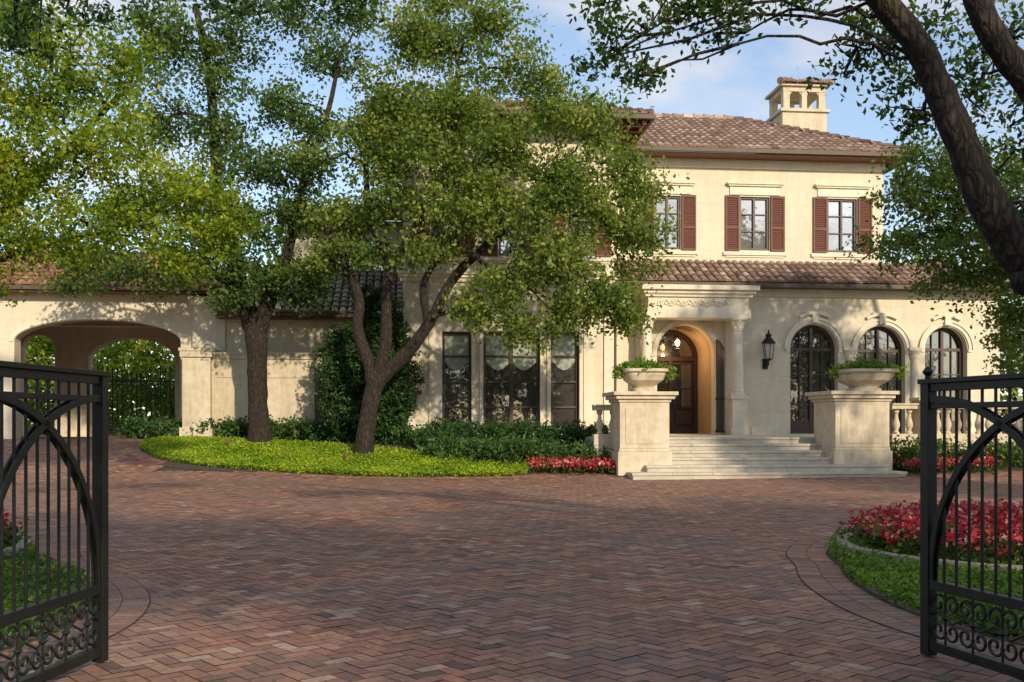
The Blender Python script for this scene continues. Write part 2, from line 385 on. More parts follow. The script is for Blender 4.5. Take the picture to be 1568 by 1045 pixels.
def circ(cx,cy,r,n=32): return np.array([(cx+r*math.cos(2*math.pi*k/n),cy+r*math.sin(2*math.pi*k/n)) for k in range(n)])
for cx,cy in ((5.55,11.0),(-7.2,10.6)):
    e=flowers('flower_bed',circ(cx,cy,1.72),900,.36,.055,.09,.16,cx,cy,1.8,10,.5)
    b=MB(); n=64; i=0
    for k in range(n):
        a0=2*math.pi*k/n; a1=2*math.pi*(k+1)/n-.008
        pts=[(r,z) for r,z in ((1.75,.0),(1.75,.15),(1.87,.15),(1.87,.0))]
        i=len(b.v)
        for a in (a0,a1):
            for r,z in pts: b.v.append((cx+r*math.cos(a),cy+r*math.sin(a),z+.005))
        for j in range(4): j2=(j+1)%4; b.f.append((i+j,i+j2,i+4+j2,i+4+j)); b.t.append(.5)
        b.f.append((i,i+1,i+2,i+3)); b.t.append(.5); b.f.append((i+7,i+6,i+5,i+4)); b.t.append(.5)
    b.obj('stone_ring',M['kerb'],e)
def pxpoly(l): return np.array([G(*q) for q in l])
flowers('flower_bed',pxpoly([(815,728),(965,729),(955,712),(820,712)]),520,.3,.07,.1,per=7,tc=.55)
flowers('flower_bed',pxpoly([(1392,729),(1520,727),(1510,712),(1368,714)]),420,.32,.07,.1,per=7,tc=.55)
# ------------------------------------------------------------ shrubs
def clumps(name,cent,cr,per,size,m,tb=.4,tv=.2,**kw):
    e=empty(name); cent=np.array(cent); v,t=leaves(cent,np.full(len(cent),cr),per,size,tb+rng.normal(size=len(cent))*tv,**kw)
    fastmesh('foliage',v,4,t,m,e); return e
def hedge(name,pts,n,h,wd,per=45,size=.13,m='leafD',tb=.5,cr=.16,**kw):
    P=np.array(pts); c=[]
    for _ in range(n):
        k=random.randrange(len(P)-1); t=random.random(); p=P[k]+(P[k+1]-P[k])*t
        x=p[0]+random.uniform(-.1,.1); y=p[1]+random.uniform(-wd,wd); c.append((x,y,float(g(y))+random.uniform(.12,1)*h))
    return clumps(name,c,cr,per,size,M[m],tb,.18,**kw)
hedge('liriope_hedge',[(-2.8,30.5),(-.6,30.3),(1.0,30),(2.9,29.8)],260,.72,.55,45,.2,'leafD',.62,.17,upb=.2,asp=.22)
hedge('low_hedge',[(-2.4,29),(-.3,28.3),(.9,27.9),(3.1,27.6)],230,.6,.5,45,.17,'leafD',.8,.15,upb=.3,asp=.28)
hedge('low_hedge',[(-12.2,33.4),(-10,33),(-7.8,32.6),(-5.8,32.2),(-2.7,30.9)],300,.55,.45,40,.14,'leafD',.7,.16)
hedge('low_hedge',[(10.5,27.4),(14,27.8),(19,28.2)],200,.7,.35,45,.13,'leafB',.5,.16)
hedge('low_hedge',[(-13.6,35),(-12.3,34.2)],40,.6,.2,40,.14,'leafD',.6,.15)
# ------------------------------------------------------------ trees
def cat(pts,k=5):
    pts=[np.array(p,float) for p in pts]; P=[2*pts[0]-pts[1]]+pts+[2*pts[-1]-pts[-2]]; out=[]
    for i in range(1,len(P)-2):
        a,b,c,d=P[i-1:i+3]
        for s in range(k):
            t=s/k; out.append(.5*((2*b)+(-a+c)*t+(2*a-5*b+4*c-d)*t*t+(-a+3*b-3*c+d)*t**3))
    out.append(P[-2]); return out
def tree(name,limbs,lobes,lm,bm_='bark',dens=14,per=55,size=.09,cr=.26,tb=.5,twig=.35,tv=.16,shell=.45,minr=.012,rmax=.07,**kw):
    e=empty(name); b=MB(); nodes=[]
    for L in limbs:
        P=cat(L,6); r=[max(p[3]*(1+random.uniform(-.06,.06)),.01) for p in P]
        b.tube([p[:3] for p in P],r,12,.05); nodes+= [(np.array(p[:3]),p[3]) for p in P[len(P)//3:]]
    C_=[];T_=[]
    for (cx,cy,cz,rx,ry,rz) in lobes:
        c=np.array([cx,cy,cz])
        nd=min(nodes,key=lambda q:np.linalg.norm(q[0]-c)+max(0,q[0][2]-cz)*.8)
        mid=(nd[0]+c)/2+np.array([random.uniform(-.2,.2),random.uniform(-.2,.2),.12*np.linalg.norm(c-nd[0])])
        r0=min(nd[1]*.6,rmax); P=cat([(*nd[0],r0),(*mid,r0*.7),(*c,r0*.35)],5)
        P=[p+np.array([*rng.normal(size=3)*.04,0]) for p in P]; P[0]=np.array([*nd[0],r0])
        b.tube([p[:3] for p in P],[p[3] for p in P],7,.05)
        n=max(6,int(dens*rx*rz))
        d=rng.normal(size=(n,3)); d/=np.linalg.norm(d,axis=1)[:,None]
        rr=rng.uniform(0,1,n)**shell; pos=c+d*rr[:,None]*np.array([rx,ry,rz])*rng.uniform(.85,1.15,(n,1))
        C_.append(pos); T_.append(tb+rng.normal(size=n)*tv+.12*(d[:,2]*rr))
        for q in pos:
            if random.random()<twig:
                s=P[random.randrange(len(P)//2,len(P))][:3]; m=(s+q)/2+rng.normal(size=3)*.1+np.array([0,0,.06])
                r1=max(minr,.014); b.tube([s,m,q],[r1*1.3,r1,minr*.5],4)
    b.obj('trunk_and_limbs',M[bm_],e,smooth=True)
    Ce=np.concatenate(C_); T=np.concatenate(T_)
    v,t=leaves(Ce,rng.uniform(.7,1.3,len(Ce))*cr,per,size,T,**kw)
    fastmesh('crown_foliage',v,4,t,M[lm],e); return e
def LM(l): return [(*W(u,v,Y),r/F*Y) for u,v,Y,r in l]
def LB(l):
    out=[]
    for u,v,Y,ru,rv,ry in l:
        x,y,z=W(u,v,Y); k=Y/F; out.append((x,y,z,ru*k,ry,rv*k))
    return out
# centre tree
Yt=29.2
tree('olive_green_oak_tree',[
 LM([(556,702,Yt,17),(562,650,Yt,13),(574,592,Yt,13.5),(592,570,Yt,12),(628,535,Yt-.2,10),(662,487,Yt-.4,9),(692,430,Yt-.6,7.5),(740,380,Yt-.8,6),(800,330,Yt-.8,5),(850,270,Yt-.8,4)]),
 LM([(574,600,Yt,13),(566,560,Yt,10),(548,505,Yt,8.5),(549,455,Yt,7.5),(520,390,Yt-.2,6),(490,330,Yt-.3,4.5)]),
 LM([(572,590,Yt,11),(590,530,Yt-.1,9),(592,455,Yt-.2,8),(602,405,Yt-.3,7.5),(640,345,Yt-.4,6),(680,260,Yt-.4,5),(700,160,Yt-.4,4),(700,80,Yt-.4,3)]),
 LM([(600,410,Yt-.3,7),(570,340,Yt-.2,5),(560,250,Yt,4),(570,150,Yt,3)]),
 LM([(655,500,Yt-.3,6),(650,430,Yt-.5,5),(700,380,Yt-1,4),(760,420,Yt-1.2,3)])],
 LB([(560,230,29.4,60,60,1.3),(520,330,29.4,60,50,1.4),(600,150,29,60,50,1.4),(600,300,29,60,55,1.4),(680,60,28.8,75,45,1.5),(670,0,29,60,35,1.4),(750,40,29,60,40,1.3),(690,150,28.6,75,60,1.6),(650,230,28.2,70,50,1.4),
     (790,110,28.8,60,50,1.6),(850,175,28.8,68,48,1.5),(760,220,28,75,60,1.5),(860,270,28.2,75,55,1.5),(700,320,27.8,70,45,1.3),(780,330,27.6,70,50,1.4),(915,195,29.2,40,40,1.2),
     (920,330,28.2,75,55,1.4),(955,255,28.4,45,40,1.2),(980,290,28.6,42,40,1.2),(975,370,28.4,48,50,1.2),(850,400,27.6,75,50,1.4),(770,440,27.6,60,45,1.2),(725,480,27.8,38,38,1),(910,450,27.9,65,50,1.2),(960,480,28.2,38,36,1),(860,490,28,45,30,.9),(800,500,28,40,35,.9),
     (660,385,28,50,28,1.1),(560,385,29,50,32,1.1),(480,250,29.6,40,50,1.1),(730,280,28.3,60,45,1.2),(620,60,29.2,50,45,1.2),(500,400,29.3,45,35,1.0)]),
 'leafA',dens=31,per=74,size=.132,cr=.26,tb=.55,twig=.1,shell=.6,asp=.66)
# second tree, left
Y2=31.0
tree('tall_oak_tree',[
 LM([(400,690,Y2,20),(396,640,Y2,16),(394,570,Y2,15),(392,515,Y2,17),(372,455,Y2,14),(358,400,Y2,12),(335,300,Y2+.3,9),(328,190,Y2+.5,8),(318,100,Y2+.5,6),(300,10,Y2+.5,5)]),
 LM([(392,525,Y2,13),(415,450,Y2-.2,11),(440,390,Y2-.4,8),(460,300,Y2-.4,6),(500,180,Y2,4),(520,90,Y2,3)]),
 LM([(370,450,Y2,9),(330,420,Y2-.5,6),(270,380,Y2-.8,4)])],
 LB([(250,60,31,80,60,1.6),(350,70,31.5,70,50,1.5),(420,20,31.5,80,40,1.5),(500,90,31.3,55,45,1.4),(430,160,31,60,45,1.5),(340,200,31,55,50,1.5),(250,180,31,60,60,1.5),(400,260,30.6,75,50,1.5),(300,300,30.6,75,50,1.5),(380,350,30.3,75,45,1.4),
     (450,330,30.4,45,50,1.2),(300,400,30.4,80,35,1.3),(400,425,30.3,78,40,1.3),(220,420,31,70,32,1.2),(140,400,31,60,30,1.1),(110,435,31,50,16,1),(200,330,31,60,50,1.3),(460,430,30.2,50,42,1.1),(550,20,31.5,50,35,1.2),(480,190,31,45,40,1.1),(330,130,30.8,40,30,1),(350,460,30.4,45,22,.9)]),
 'leafB',dens=25,per=66,size=.138,cr=.27,tb=.55,twig=.1,shell=.6,asp=.66)
# bright tree left nearer
tree('bright_oak_tree',[
 [(-12.2,20,-.1,.34),(-12.1,20,2.2,.27),(-11.6,20.2,4,.22),(-10.6,20.3,5.5,.13),(-9.3,20.3,6.8,.08),(-8,20.3,8.2,.05)],
 [(-12,20,2.5,.2),(-11.8,19.6,4.5,.16),(-11.6,19.4,6.5,.12),(-11.2,19.4,9,.08)],
 [(-11.6,20.2,4,.12),(-10,20,4.9,.07),(-8,19.8,5.3,.04)]],
 LB([(60,60,19.5,90,60,1.4),(40,160,19.5,80,60,1.4),(130,130,19.6,75,55,1.4),(120,230,19.4,90,55,1.4),(200,210,19.8,55,45,1.2),(220,290,19.6,80,50,1.3),(310,300,19.9,60,42,1.1),(335,355,20,55,35,1),(260,370,19.7,75,42,1.1),(130,330,19.4,80,50,1.3),(30,280,19.4,70,60,1.3),(20,370,19.5,65,45,1.1),(100,395,19.6,52,28,.9),(285,410,19.8,36,24,.7),(375,335,20,28,26,.6),(-40,250,19.5,70,130,1.6),(-60,420,19.5,60,60,1.2),(190,90,20,50,50,1.2),(0,0,19.5,90,50,1.2)]),
 'leafY',dens=50,per=62,size=.1,cr=.2,tb=.5,twig=.08,shell=.6,asp=.66,rmax=.04)
# dark overhanging branch top-left
tree('overhanging_branch_oak_tree',[[(-9.5,9,-.1,.3),(-9.3,9,3,.25),(-8.4,9.3,5.6,.16),(-6,10,6.6,.1),(-4,10.5,6.45,.05),(-1.8,10.8,6.4,.02)]],
 LB([(30,5,10,60,18,.8),(120,0,10,60,18,.8),(230,-5,10.3,60,16,.8),(330,-5,10.4,50,16,.7),(430,-2,10.5,45,18,.6),(500,-4,10.6,50,20,.6),(560,0,10.8,40,22,.6),(380,-40,10.5,200,20,1),(20,40,10,30,25,.5)]),
 'leafD',dens=80,per=50,size=.085,cr=.13,tb=.65,twig=.3,shell=.5,rmax=.03,asp=.42)
# right foreground tree
Yr=9.2
tree('gnarled_live_oak_tree',[
 [(6.6,9.4,-.1,.5),(6.45,9.4,1,.38),(6.3,9.3,2,.33),W(1760,440,Yr)+(.3,),W(1660,430,Yr)+(.25,),W(1580,395,Yr)+(.235,),W(1520,325,Yr)+(.17,),W(1480,235,Yr)+(.15,),W(1445,155,Yr)+(.135,),W(1405,70,Yr)+(.125,),W(1350,0,Yr)+(.12,),W(1290,-90,Yr)+(.1,),W(1200,-190,Yr)+(.07,),W(1050,-230,Yr+.3)+(.05,)],
 [(6.3,9.3,2,.3),W(1750,300,Yr)+(.22,),W(1650,200,Yr)+(.16,),W(1570,120,Yr)+(.13,),W(1515,45,Yr)+(.12,),W(1480,-40,Yr)+(.1,)],
 [W(1590,395,Yr)+(.17,),W(1570,430,Yr-.1)+(.14,),W(1552,425,Yr-.15)+(.05,)]],
 LB([(930,0,9.6,45,30,.6),(950,60,9.6,50,35,.5),(1010,30,9.5,55,38,.6),(1060,0,9.5,60,35,.6),(1095,50,9.5,42,30,.5),(920,90,9.6,32,25,.4),(990,105,9.5,24,20,.3),(1130,5,9.5,40,20,.4),
     (1230,-8,9.3,50,16,.4),(1330,30,9.6,55,38,.6),(1310,100,9.8,45,32,.5),(1370,80,9.8,50,40,.6),(1365,135,9.9,34,28,.4),(1440,30,9.9,50,40,.6),(1465,110,10,38,50,.5),(1540,60,9.8,45,70,.7),(1500,150,10.1,40,40,.5),(1555,190,9.8,30,45,.5),(1530,250,10.1,42,36,.5),(1400,195,10,26,18,.3),(1550,320,10,34,34,.4)]),
 'leafB','bark2',dens=95,per=38,size=.08,cr=.12,tb=.36,twig=.3,shell=.6,rmax=.02,asp=.5)
# mid-right tree in front of the house end
tree('grey_green_oak_tree',[
 [(15.6,28,.3,.35),(15.5,28,3,.28),(15,28,5.5,.2),(14,28,7,.14),(12.6,28,7.6,.08)],[(15.5,28,3.2,.2),(16,28,7,.14),(15.5,28,9.5,.08)]],
 LB([(1400,245,28,50,32,1),(1375,300,28,45,38,1),(1430,300,27.8,60,50,1.2),(1365,375,28,42,40,1.1),(1430,380,27.8,62,45,1.3),(1490,320,27.8,60,60,1.4),(1500,420,27.8,60,45,1.3),(1560,380,27.8,60,60,1.4),(1445,435,28,40,25,.9),(1480,250,28,50,45,1.2),(1560,270,28,50,50,1.3),(1590,470,28,60,60,1.3),(1555,520,27.8,35,60,1)]),
 'leafB',dens=28,per=66,size=.132,cr=.25,tb=.68,twig=.12,asp=.62)
# shade trees round the court (behind and beside the viewpoint)
for nm,(x,y,h,rx) in {'a':(6,-7,8.5,5.5),'b':(14,-4,8.5,5),'c':(-4,-9,9,5),'d':(0,-6,7.5,4.5),'i':(9,-8,7,4.5),'e':(17,9,7.6,3.2),'f':(18.5,20,8.5,3.3),'g':(15,17,9.5,3)}.items():
    tree('shade_oak_tree',[[(x,y,-.1,.4),(x,y,3,.3),(x+.4,y,h*.6,.22),(x,y+.3,h,.1)]],
     [(x+random.uniform(-1,1)*rx*.75,y+random.uniform(-1,1)*rx*.7,h+random.uniform(-2.2,2.2),rx*.36,rx*.36,1.3) for _ in range(13)],
     'leafS',dens=8,per=26,size=.32,cr=.42,tb=.5,twig=.02,asp=.6)
# ivy shrub
c=[]
for u,v,Y,ru,rv,ry,n in ((560,610,31.3,72,62,.7,420),(575,530,31.4,52,60,.6,260),(530,560,31.4,45,60,.6,200),(600,580,31.3,42,70,.6,200),(575,470,31.5,34,34,.4,80)):
    x,y,z=W(u,v,Y); k=Y/F
    for _ in range(n):
        d=np.array([random.gauss(0,1) for _ in range(3)]); d/=np.linalg.norm(d); r=random.random()**.25
        c.append((x+d[0]*r*ru*k,y+d[1]*r*ry,z+d[2]*r*rv*k))
clumps('climbing_ivy_shrub',c,.12,36,.12,M['leafD'],.5,.22,upb=.2)
# distant trees
c=[];
for _ in range(2400):
    x=random.uniform(-75,75); y=random.uniform(58,72)
    top=11+2.5*math.sin(x*.35)+1.5*math.sin(x*.9+1)+(4 if x>26 else 0)
    if -8<x<24: top=7
    c.append((x,y,random.random()**.8*top+.6))
clumps('added_rear_trees',c,.9,30,.6,M['leafF'],.6,.25)
c=[(random.uniform(-60,60),random.uniform(-38,-30),random.random()**.8*9+.3) for _ in range(900)]  # unseen tree row behind the camera, added to darken the window reflections
clumps('added_rear_trees',c,1.1,26,.9,M['leafF'],.5,.25)
c=[]
for _ in range(1000): c.append((random.uniform(-34,-12),random.uniform(47,51),.8+6.4*random.random()**1.2))
clumps('distant_shrubs',c,.4,36,.28,M['leafY'],.4,.28)
# ------------------------------------------------------------ HOUSE
H=empty('stucco_house',(0,OY,0),TH)
wal,trm,stn,frm,gls,glu,sh,gut,raf,drk,pin,bld=[MB() for _ in range(12)]
def archpts(x0,x1,z0,zs,rise,n=20):
    xc=(x0+x1)/2; r=(x1-x0)/2
    return [(x0,z0),(x1,z0)]+[(xc+r*math.cos(math.pi*k/n),zs+rise*math.sin(math.pi*k/n)) for k in range(n+1)]
def rectpts(x0,x1,z0,z1): return [(x0,z0),(x1,z0),(x1,z1),(x0,z1)]
FL=Z(1060,666,0)
x0,_=hx(938,0); x1,_=hx(1531,0); zt=Z(1200,436,0)
dx0,dx1,_,dzt=R(1006,497,1094,665,0)
holes=[]; arched=[]
for u0,u1,vt in ((1210,1283,497),(1313,1386,499),(1416,1481,501)):
    a,b,_,t=R(u0,vt,u1,660,0); r=(b-a)/2; arched.append((a,b,FL+.03,t-r,r)); holes.append(archpts(a,b,FL+.03,t-r,r))
rd=(dx1-dx0)/2; door_s=dzt-rd
wal.wall(rectpts(x0,x1,0,zt),holes+[archpts(dx0,dx1,FL+.02,door_s,rd)],0,.38)
wal.quad((x1,0,0),(x1,7,0),(x1,7,zt),(x1,0,zt))
for (a,b,z0,zs,r) in arched:
    xc=(a+b)/2; d=.33
    gls.poly(archpts(a,b,z0,zs,r),d+.03)
    frm.arc(xc,zs,r-.12,r+.01,d-.05,d+.02); frm.box(a-.01,a+.12,d-.05,d+.02,z0,zs); frm.box(b-.12,b+.01,d-.05,d+.02,z0,zs)
    frm.box(xc-.05,xc+.05,d-.06,d+.02,z0,zs+r-.05); frm.box(a+.1,b-.1,d-.045,d+.021,zs-.05,zs+.05)
    frm.box(a+.1,b-.1,d-.045,d+.021,z0,z0+.45)
    for q in (.27,.63): frm.box(a+.1,b-.1,d-.03,d+.022,z0+(zs-z0)*q+.2,z0+(zs-z0)*q+.24)
    for sx in (a+.1,xc+.05): 
        m_=sx+(xc-a-.15)/2; frm.box(m_-.015,m_+.015,d-.03,d+.022,z0+.4,zs+r*.8)
    trm.arc(xc,zs,r+.04,r+.20,-.05,.05); trm.arc(xc,zs,r+.16,r+.235,-.09,-.04)
    trm.arc(xc,zs+.14,r+.2,r+.3,-.12,.02,math.radians(60),math.radians(120),12)
    trm.box(xc-.11,xc+.11,-.15,.01,zs+r+.05,zs+r+.42); trm.box(xc-.36,xc+.36,-.13,.01,zs+r+.36,zs+r+.43)
    for e_ in (a-.16,b+.02):
        trm.box(e_,e_+.14,-.05,.05,zs-.1,zs+.02)
for uc in (1399,1299):
    xc,_=hx(uc,0); zc=arched[1][3]
    trm.box(xc-.22,xc+.22,-.16,.05,zc+.0,zc+.1); trm.lathe(xc,-.06,[(.1,zc-.35),(.11,zc-.3),(.14,zc-.25),(.13,zc-.18),(.2,zc-.02),(.2,zc)],14)
    if uc==1399: trm.lathe(xc,-.06,[(.17,FL),(.17,FL+.12),(.12,FL+.2),(.115,FL+1),(.1,zc-.33)],14)
trm.box(hx(1150,0)[0],arched[0][0]-.16,-.05,.03,FL,FL+.28)
tl,tlo,tlg=MB(),MB(),MB()
def tile_roof(T,e0,e1,r0,r1,w=.27,l=.42,tint=.5,tv=.22,caps=True):
    e0,e1,r0,r1=[Vector(p) for p in (e0,e1,r0,r1)]
    Sd=(e1-e0).normalized(); up=(r0-e0)-Sd*((r0-e0).dot(Sd)); n=max(1,round(up.length/l)); ud=up.normalized(); N=Sd.cross(ud); 
    if N.z<0: N=-N
    L=up.length/n
    drk.quad(tuple(e0-N*.03),tuple(e1-N*.03),tuple(r1-N*.03),tuple(r0-N*.03))
    for k in range(n):
        a=e0.lerp(r0,k/n); b=e1.lerp(r1,k/n); s0=(a-e0).dot(Sd); s1=(b-e0).dot(Sd)
        for j in range(math.ceil(s0/w),math.floor(s1/w)):
            c0=e0+Sd*((j+.5)*w+random.uniform(-.01,.01))+ud*(L*k-(.06 if k==0 else .03)+random.uniform(-.015,.015)); c1=c0+ud*(L+.05)
            t=min(1,max(0,random.gauss(tint,tv))); jt=random.uniform(-.01,.012)
            i=len(T.v); m=6
            for cc,rr,h in ((c0,w*.46,.035+jt),(c1,w*.38,.0)):
                for q in range(m+1):
                    an=math.pi*q/m; T.v.append(tuple(cc+Sd*(rr*math.cos(an))+N*(rr*.75*math.sin(an)+h)))
            for q in range(m): T.f.append((i+q,i+q+1,i+m+1+q+1,i+m+1+q)); T.t.append(t)
            T.f.append(tuple(i+q for q in range(m+1))); T.t.append(0 if k else t*.6)
    if caps:
        for a,b in ((e0,r0),(e1,r1)):
            if abs((b-a).dot(Sd))>.3: cap(T,a,b,tint)
def cap(T,a,b,tint=.5):
    a,b=Vector(a),Vector(b); n=max(1,int((b-a).length/.4))
    for k in range(n):
        p=a.lerp(b,k/n); q=a.lerp(b,(k+1.12)/n if k<n-1 else 1); i=len(T.t)
        T.tube([p+Vector((0,0,.06)),q+Vector((0,0,.03))],[.15,.12],8); t=random.gauss(tint,.2)
        for z in range(i,len(T.t)): T.t[z]=t
ex0,_=hx(940,-.55); ex1,_=hx(1552,-.55); ze=Z(1200,433,-.55); uy=1.3
rz_=Z(1200,403,uy)
tile_roof(tl,(ex0,-.55,ze),(ex1,-.55,ze),(ex0,uy,rz_),(ex1-1.85,uy,rz_),tint=.45)
gut.box(ex0,ex1,-.66,-.56,ze-.17,ze-.03); gut.box(ex0,ex1,-.56,.0,ze-.16,ze-.12)
trm.box(x0,x1,-.1,.02,ze-.42,ze-.165)
ux0,_=hx(936,uy); ux1,_=hx(1352,uy); uzt=Z(1170,236,uy)
ups=[(1003,1042,300,382),(1133,1178,302,384),(1267,1312,305,387)]
uh=[];
for a,b,c_,d_ in ups:
    q=R(a,c_,b,d_,uy); uh.append(q)
wal.wall(rectpts(ux0,ux1,rz_-.4,uzt),[rectpts(*q) for q in uh],uy,.25)
wal.quad((ux1,uy,rz_-.6),(ux1,uy+7,rz_-.6),(ux1,uy+7,uzt),(ux1,uy,uzt))
def shutter(xa,xb,za,zb,d):
    sh.box(xa,xa+.06,d-.07,d-.005,za,zb); sh.box(xb-.06,xb,d-.07,d-.005,za,zb)
    zm=za+(zb-za)*.4
    for q in (za,zm,zb-.08): sh.box(xa+.06,xb-.06,d-.07,d-.005,q,q+.08)
    z=za+.1
    while z<zb-.1:
        sh.quad((xa+.06,d-.055,z),(xb-.06,d-.055,z),(xb-.06,d-.02,z+.065),(xa+.06,d-.02,z+.065)); z+=.065
    sh.quad((xa+.06,d-.012,za),(xb-.06,d-.012,za),(xb-.06,d-.012,zb),(xa+.06,d-.012,zb))
def upwin(q,d,gl,sw=.52,hd=True):
    a,b,c_,e_=q; gl.quad((a,d+.16,c_),(b,d+.16,c_),(b,d+.16,e_),(a,d+.16,e_))
    for xa,xb in ((a,a+.07),(b-.07,b),((a+b)/2-.035,(a+b)/2+.035)): frm.box(xa,xb,d+.07,d+.15,c_,e_)
    for za,zb in ((c_,c_+.09),(e_-.07,e_)): frm.box(a+.07,b-.07,d+.075,d+.152,za,zb)
    for f_ in (.36,.68): frm.box(a+.07,b-.07,d+.1,d+.153,c_+(e_-c_)*f_-.02,c_+(e_-c_)*f_+.02)
    shutter(a-sw-.03,a-.03,c_-.03,e_+.03,d); shutter(b+.03,b+sw+.03,c_-.03,e_+.03,d)
    trm.box(a-sw-.1,b+sw+.1,d-.09,d+.03,c_-.18,c_-.06)
    trm.box(a-sw-.02,b+sw+.02,d-.04,d+.03,c_-.25,c_-.18)
    if hd:
        trm.box(a-.38,b+.38,d-.05,d+.03,e_+.06,e_+.36); trm.box(a-.44,b+.44,d-.12,d+.03,e_+.36,e_+.42); trm.box(a-.5,b+.5,d-.17,d+.03,e_+.42,e_+.49)
for q in uh: upwin(q,uy,glu)
ed=uy-.8; a,_=hx(960,ed); b,_=hx(1398,ed); ez=Z(1180,229,ed); rd_=ed+5.0; rz2=Z(1180,186,rd_)
tile_roof(tl,(a,ed,ez),(b,ed,ez),(a,rd_,rz2),(b-4.9,rd_,rz2),tint=.58)
tile_roof(tl,(b,ed,ez),(b,ed+10,ez),(b-4.9,rd_,rz2),(b-4.9,rd_+.01,rz2))
cap(tl,(a,rd_,rz2),(b-4.9,rd_,rz2))
gut.box(a,b,ed-.12,ed,ez-.16,ez-.02); gut.box(b-.001,b+.1,ed-.12,ed+10,ez-.16,ez-.02); raf.box(a,b-.02,ed,uy,ez-.2,ez-.165)
trm.box(ux0,ux1+.03,uy-.12,uy+.02,ez-.5,ez-.205)
# --- left (projecting) block
ld=-.8; bx0,_=hx(617,ld); bx1,_=hx(940,ld); bzt=Z(780,188,ld)
wins=[(677,722),(740,827),(843,887)]
lh=[R(a_,508,b_,664,ld) for a_,b_ in wins]
ub=[R(764,312,806,392,ld),R(868,312,910,392,ld),R(660,312,702,392,ld)]
wal.wall(rectpts(bx0,bx1,0,bzt),[rectpts(*q) for q in lh]+[rectpts(*q) for q in ub],ld,.3)
wal.quad((bx1,ld,0),(bx1,8,0),(bx1,8,bzt),(bx1,ld,bzt)); wal.quad((bx0,ld,0),(bx0,9,0),(bx0,9,bzt),(bx0,ld,bzt))
gut.tube([(bx1+.06,ld+.1,ze-.3),(bx1+.06,ld+.1,1.0)],.05,8)
for q in ub: upwin(q,ld,glu)
for k,q in enumerate(lh):
    a_,b_,c_,e_=q; d=ld+.2
    gls.quad((a_,d+.05,c_),(b_,d+.05,c_),(b_,d+.05,e_),(a_,d+.05,e_))
    cols=[a_,b_-.09]+([ (a_+b_)/2-.06] if k==1 else [])
    for x_ in cols: frm.box(x_,x_+(.12 if x_ not in(a_,b_-.09) else .09),d-.05,d+.04,c_,e_)
    for f_ in (0,.25,.5,.75,.97): frm.box(a_+.09,b_-.09,d-.03,d+.041,c_+(e_-c_)*f_,c_+(e_-c_)*f_+(.06 if f_ in(.25,.5,.75) else .1))
    nb=2 if k==1 else 1; wseg=(b_-a_-.18)/nb
    for j in range(nb):
        xa=a_+.09+j*wseg; n=14; zt_=e_-.1
        for r_ in range(5):
            z0_=zt_-.95*r_/5-.1; dep=.1+.05*r_
            for s_ in range(n):
                f0,f1=s_/n,(s_+1)/n; z_=lambda f:z0_-dep*math.sin(math.pi*f)
                bld.quad((xa+wseg*f0,d+.03,z_(f0)),(xa+wseg*f1,d+.03,z_(f1)),(xa+wseg*f1,d+.046,z_(f1)+.26),(xa+wseg*f0,d+.046,z_(f0)+.26))
    trm.box(a_-.12,a_-.0,ld-.06,ld+.02,c_-.05,e_+.1); trm.box(b_,b_+.12,ld-.06,ld+.02,c_-.05,e_+.1)
trm.box(lh[0][0]-.4,lh[2][1]+.4,ld-.1,ld+.02,lh[0][2]-.25,lh[0][2]-.055)
for x_ in (bx0,lh[0][0]-.42,lh[2][1]+.14,bx1-.34): trm.box(x_,x_+.3,ld-.07,ld+.02,.6,Z(700,432,ld))
zc=Z(700,425,ld)
for k,(p_,h0,h1) in enumerate(((.1,-.15,-.02),(.17,-.02,.08),(.24,.08,.16))): trm.box(bx0-p_,bx1+p_*.6,ld-p_,ld+.02,zc+h0,zc+h1)
a=bx0-1.1; b,_=hx(998,ld-1.1); ed=ld-1.1; ez=Z(985,176,ed); rise=1.6
tile_roof(tl,(a,ed,ez),(b,ed,ez),(a+4.4,ed+4.4,ez+rise),(b-4.4,ed+4.4,ez+rise),tint=.45)
tile_roof(tl,(b,ed,ez),(b,ed+10,ez),(b-4.4,ed+4.4,ez+rise),(b-4.4,ed+5.6,ez+rise))
gut.box(a,b,ed-.12,ed,ez-.15,ez-.02); gut.box(b-.001,b+.1,ed-.12,ed+9,ez-.15,ez-.02)
raf.box(a+.02,b-.02,ed+.02,ed+9,ez-.06,ez-.03)
n=22
for k in range(n):
    x_=a+.2+(b-a-.4)*k/(n-1); raf.box(x_-.06,x_+.06,ed+.1,ld,ez-.27,ez-.065)
for k in range(14):
    y_=ed+.4+.6*k; raf.box(bx1+.0,b-.12,y_-.06,y_+.06,ez-.272,ez-.067)
trm.box(bx0-.05,bx1+.05,ld-.06,ld+.02,bzt-.45,bzt-.2)
# --- rear-left upper storey
md_=4.2; a,_=hx(440,md_); b,_=hx(624,md_); zt2=Z(540,338,md_)
mw=[R(528,368,549,416,md_),R(560,368,596,416,md_),R(498,368,514,416,md_)]
wal.wall(rectpts(a,b,3,zt2),[rectpts(*q) for q in mw],md_,.2)
for q in mw:
    glu.quad((q[0],md_+.14,q[2]),(q[1],md_+.14,q[2]),(q[1],md_+.14,q[3]),(q[0],md_+.14,q[3]))
    xm=(q[0]+q[1])/2; frm.box(xm-.03,xm+.03,md_+.08,md_+.13,q[2],q[3]); frm.box(q[0],q[0]+.05,md_+.08,md_+.13,q[2],q[3]); frm.box(q[1]-.05,q[1],md_+.08,md_+.13,q[2],q[3]); frm.box(q[0]+.05,q[1]-.05,md_+.082,md_+.132,(q[2]+q[3])/2-.02,(q[2]+q[3])/2+.02)
e3=md_-.8; a3,_=hx(425,e3); z3=Z(540,331,e3)
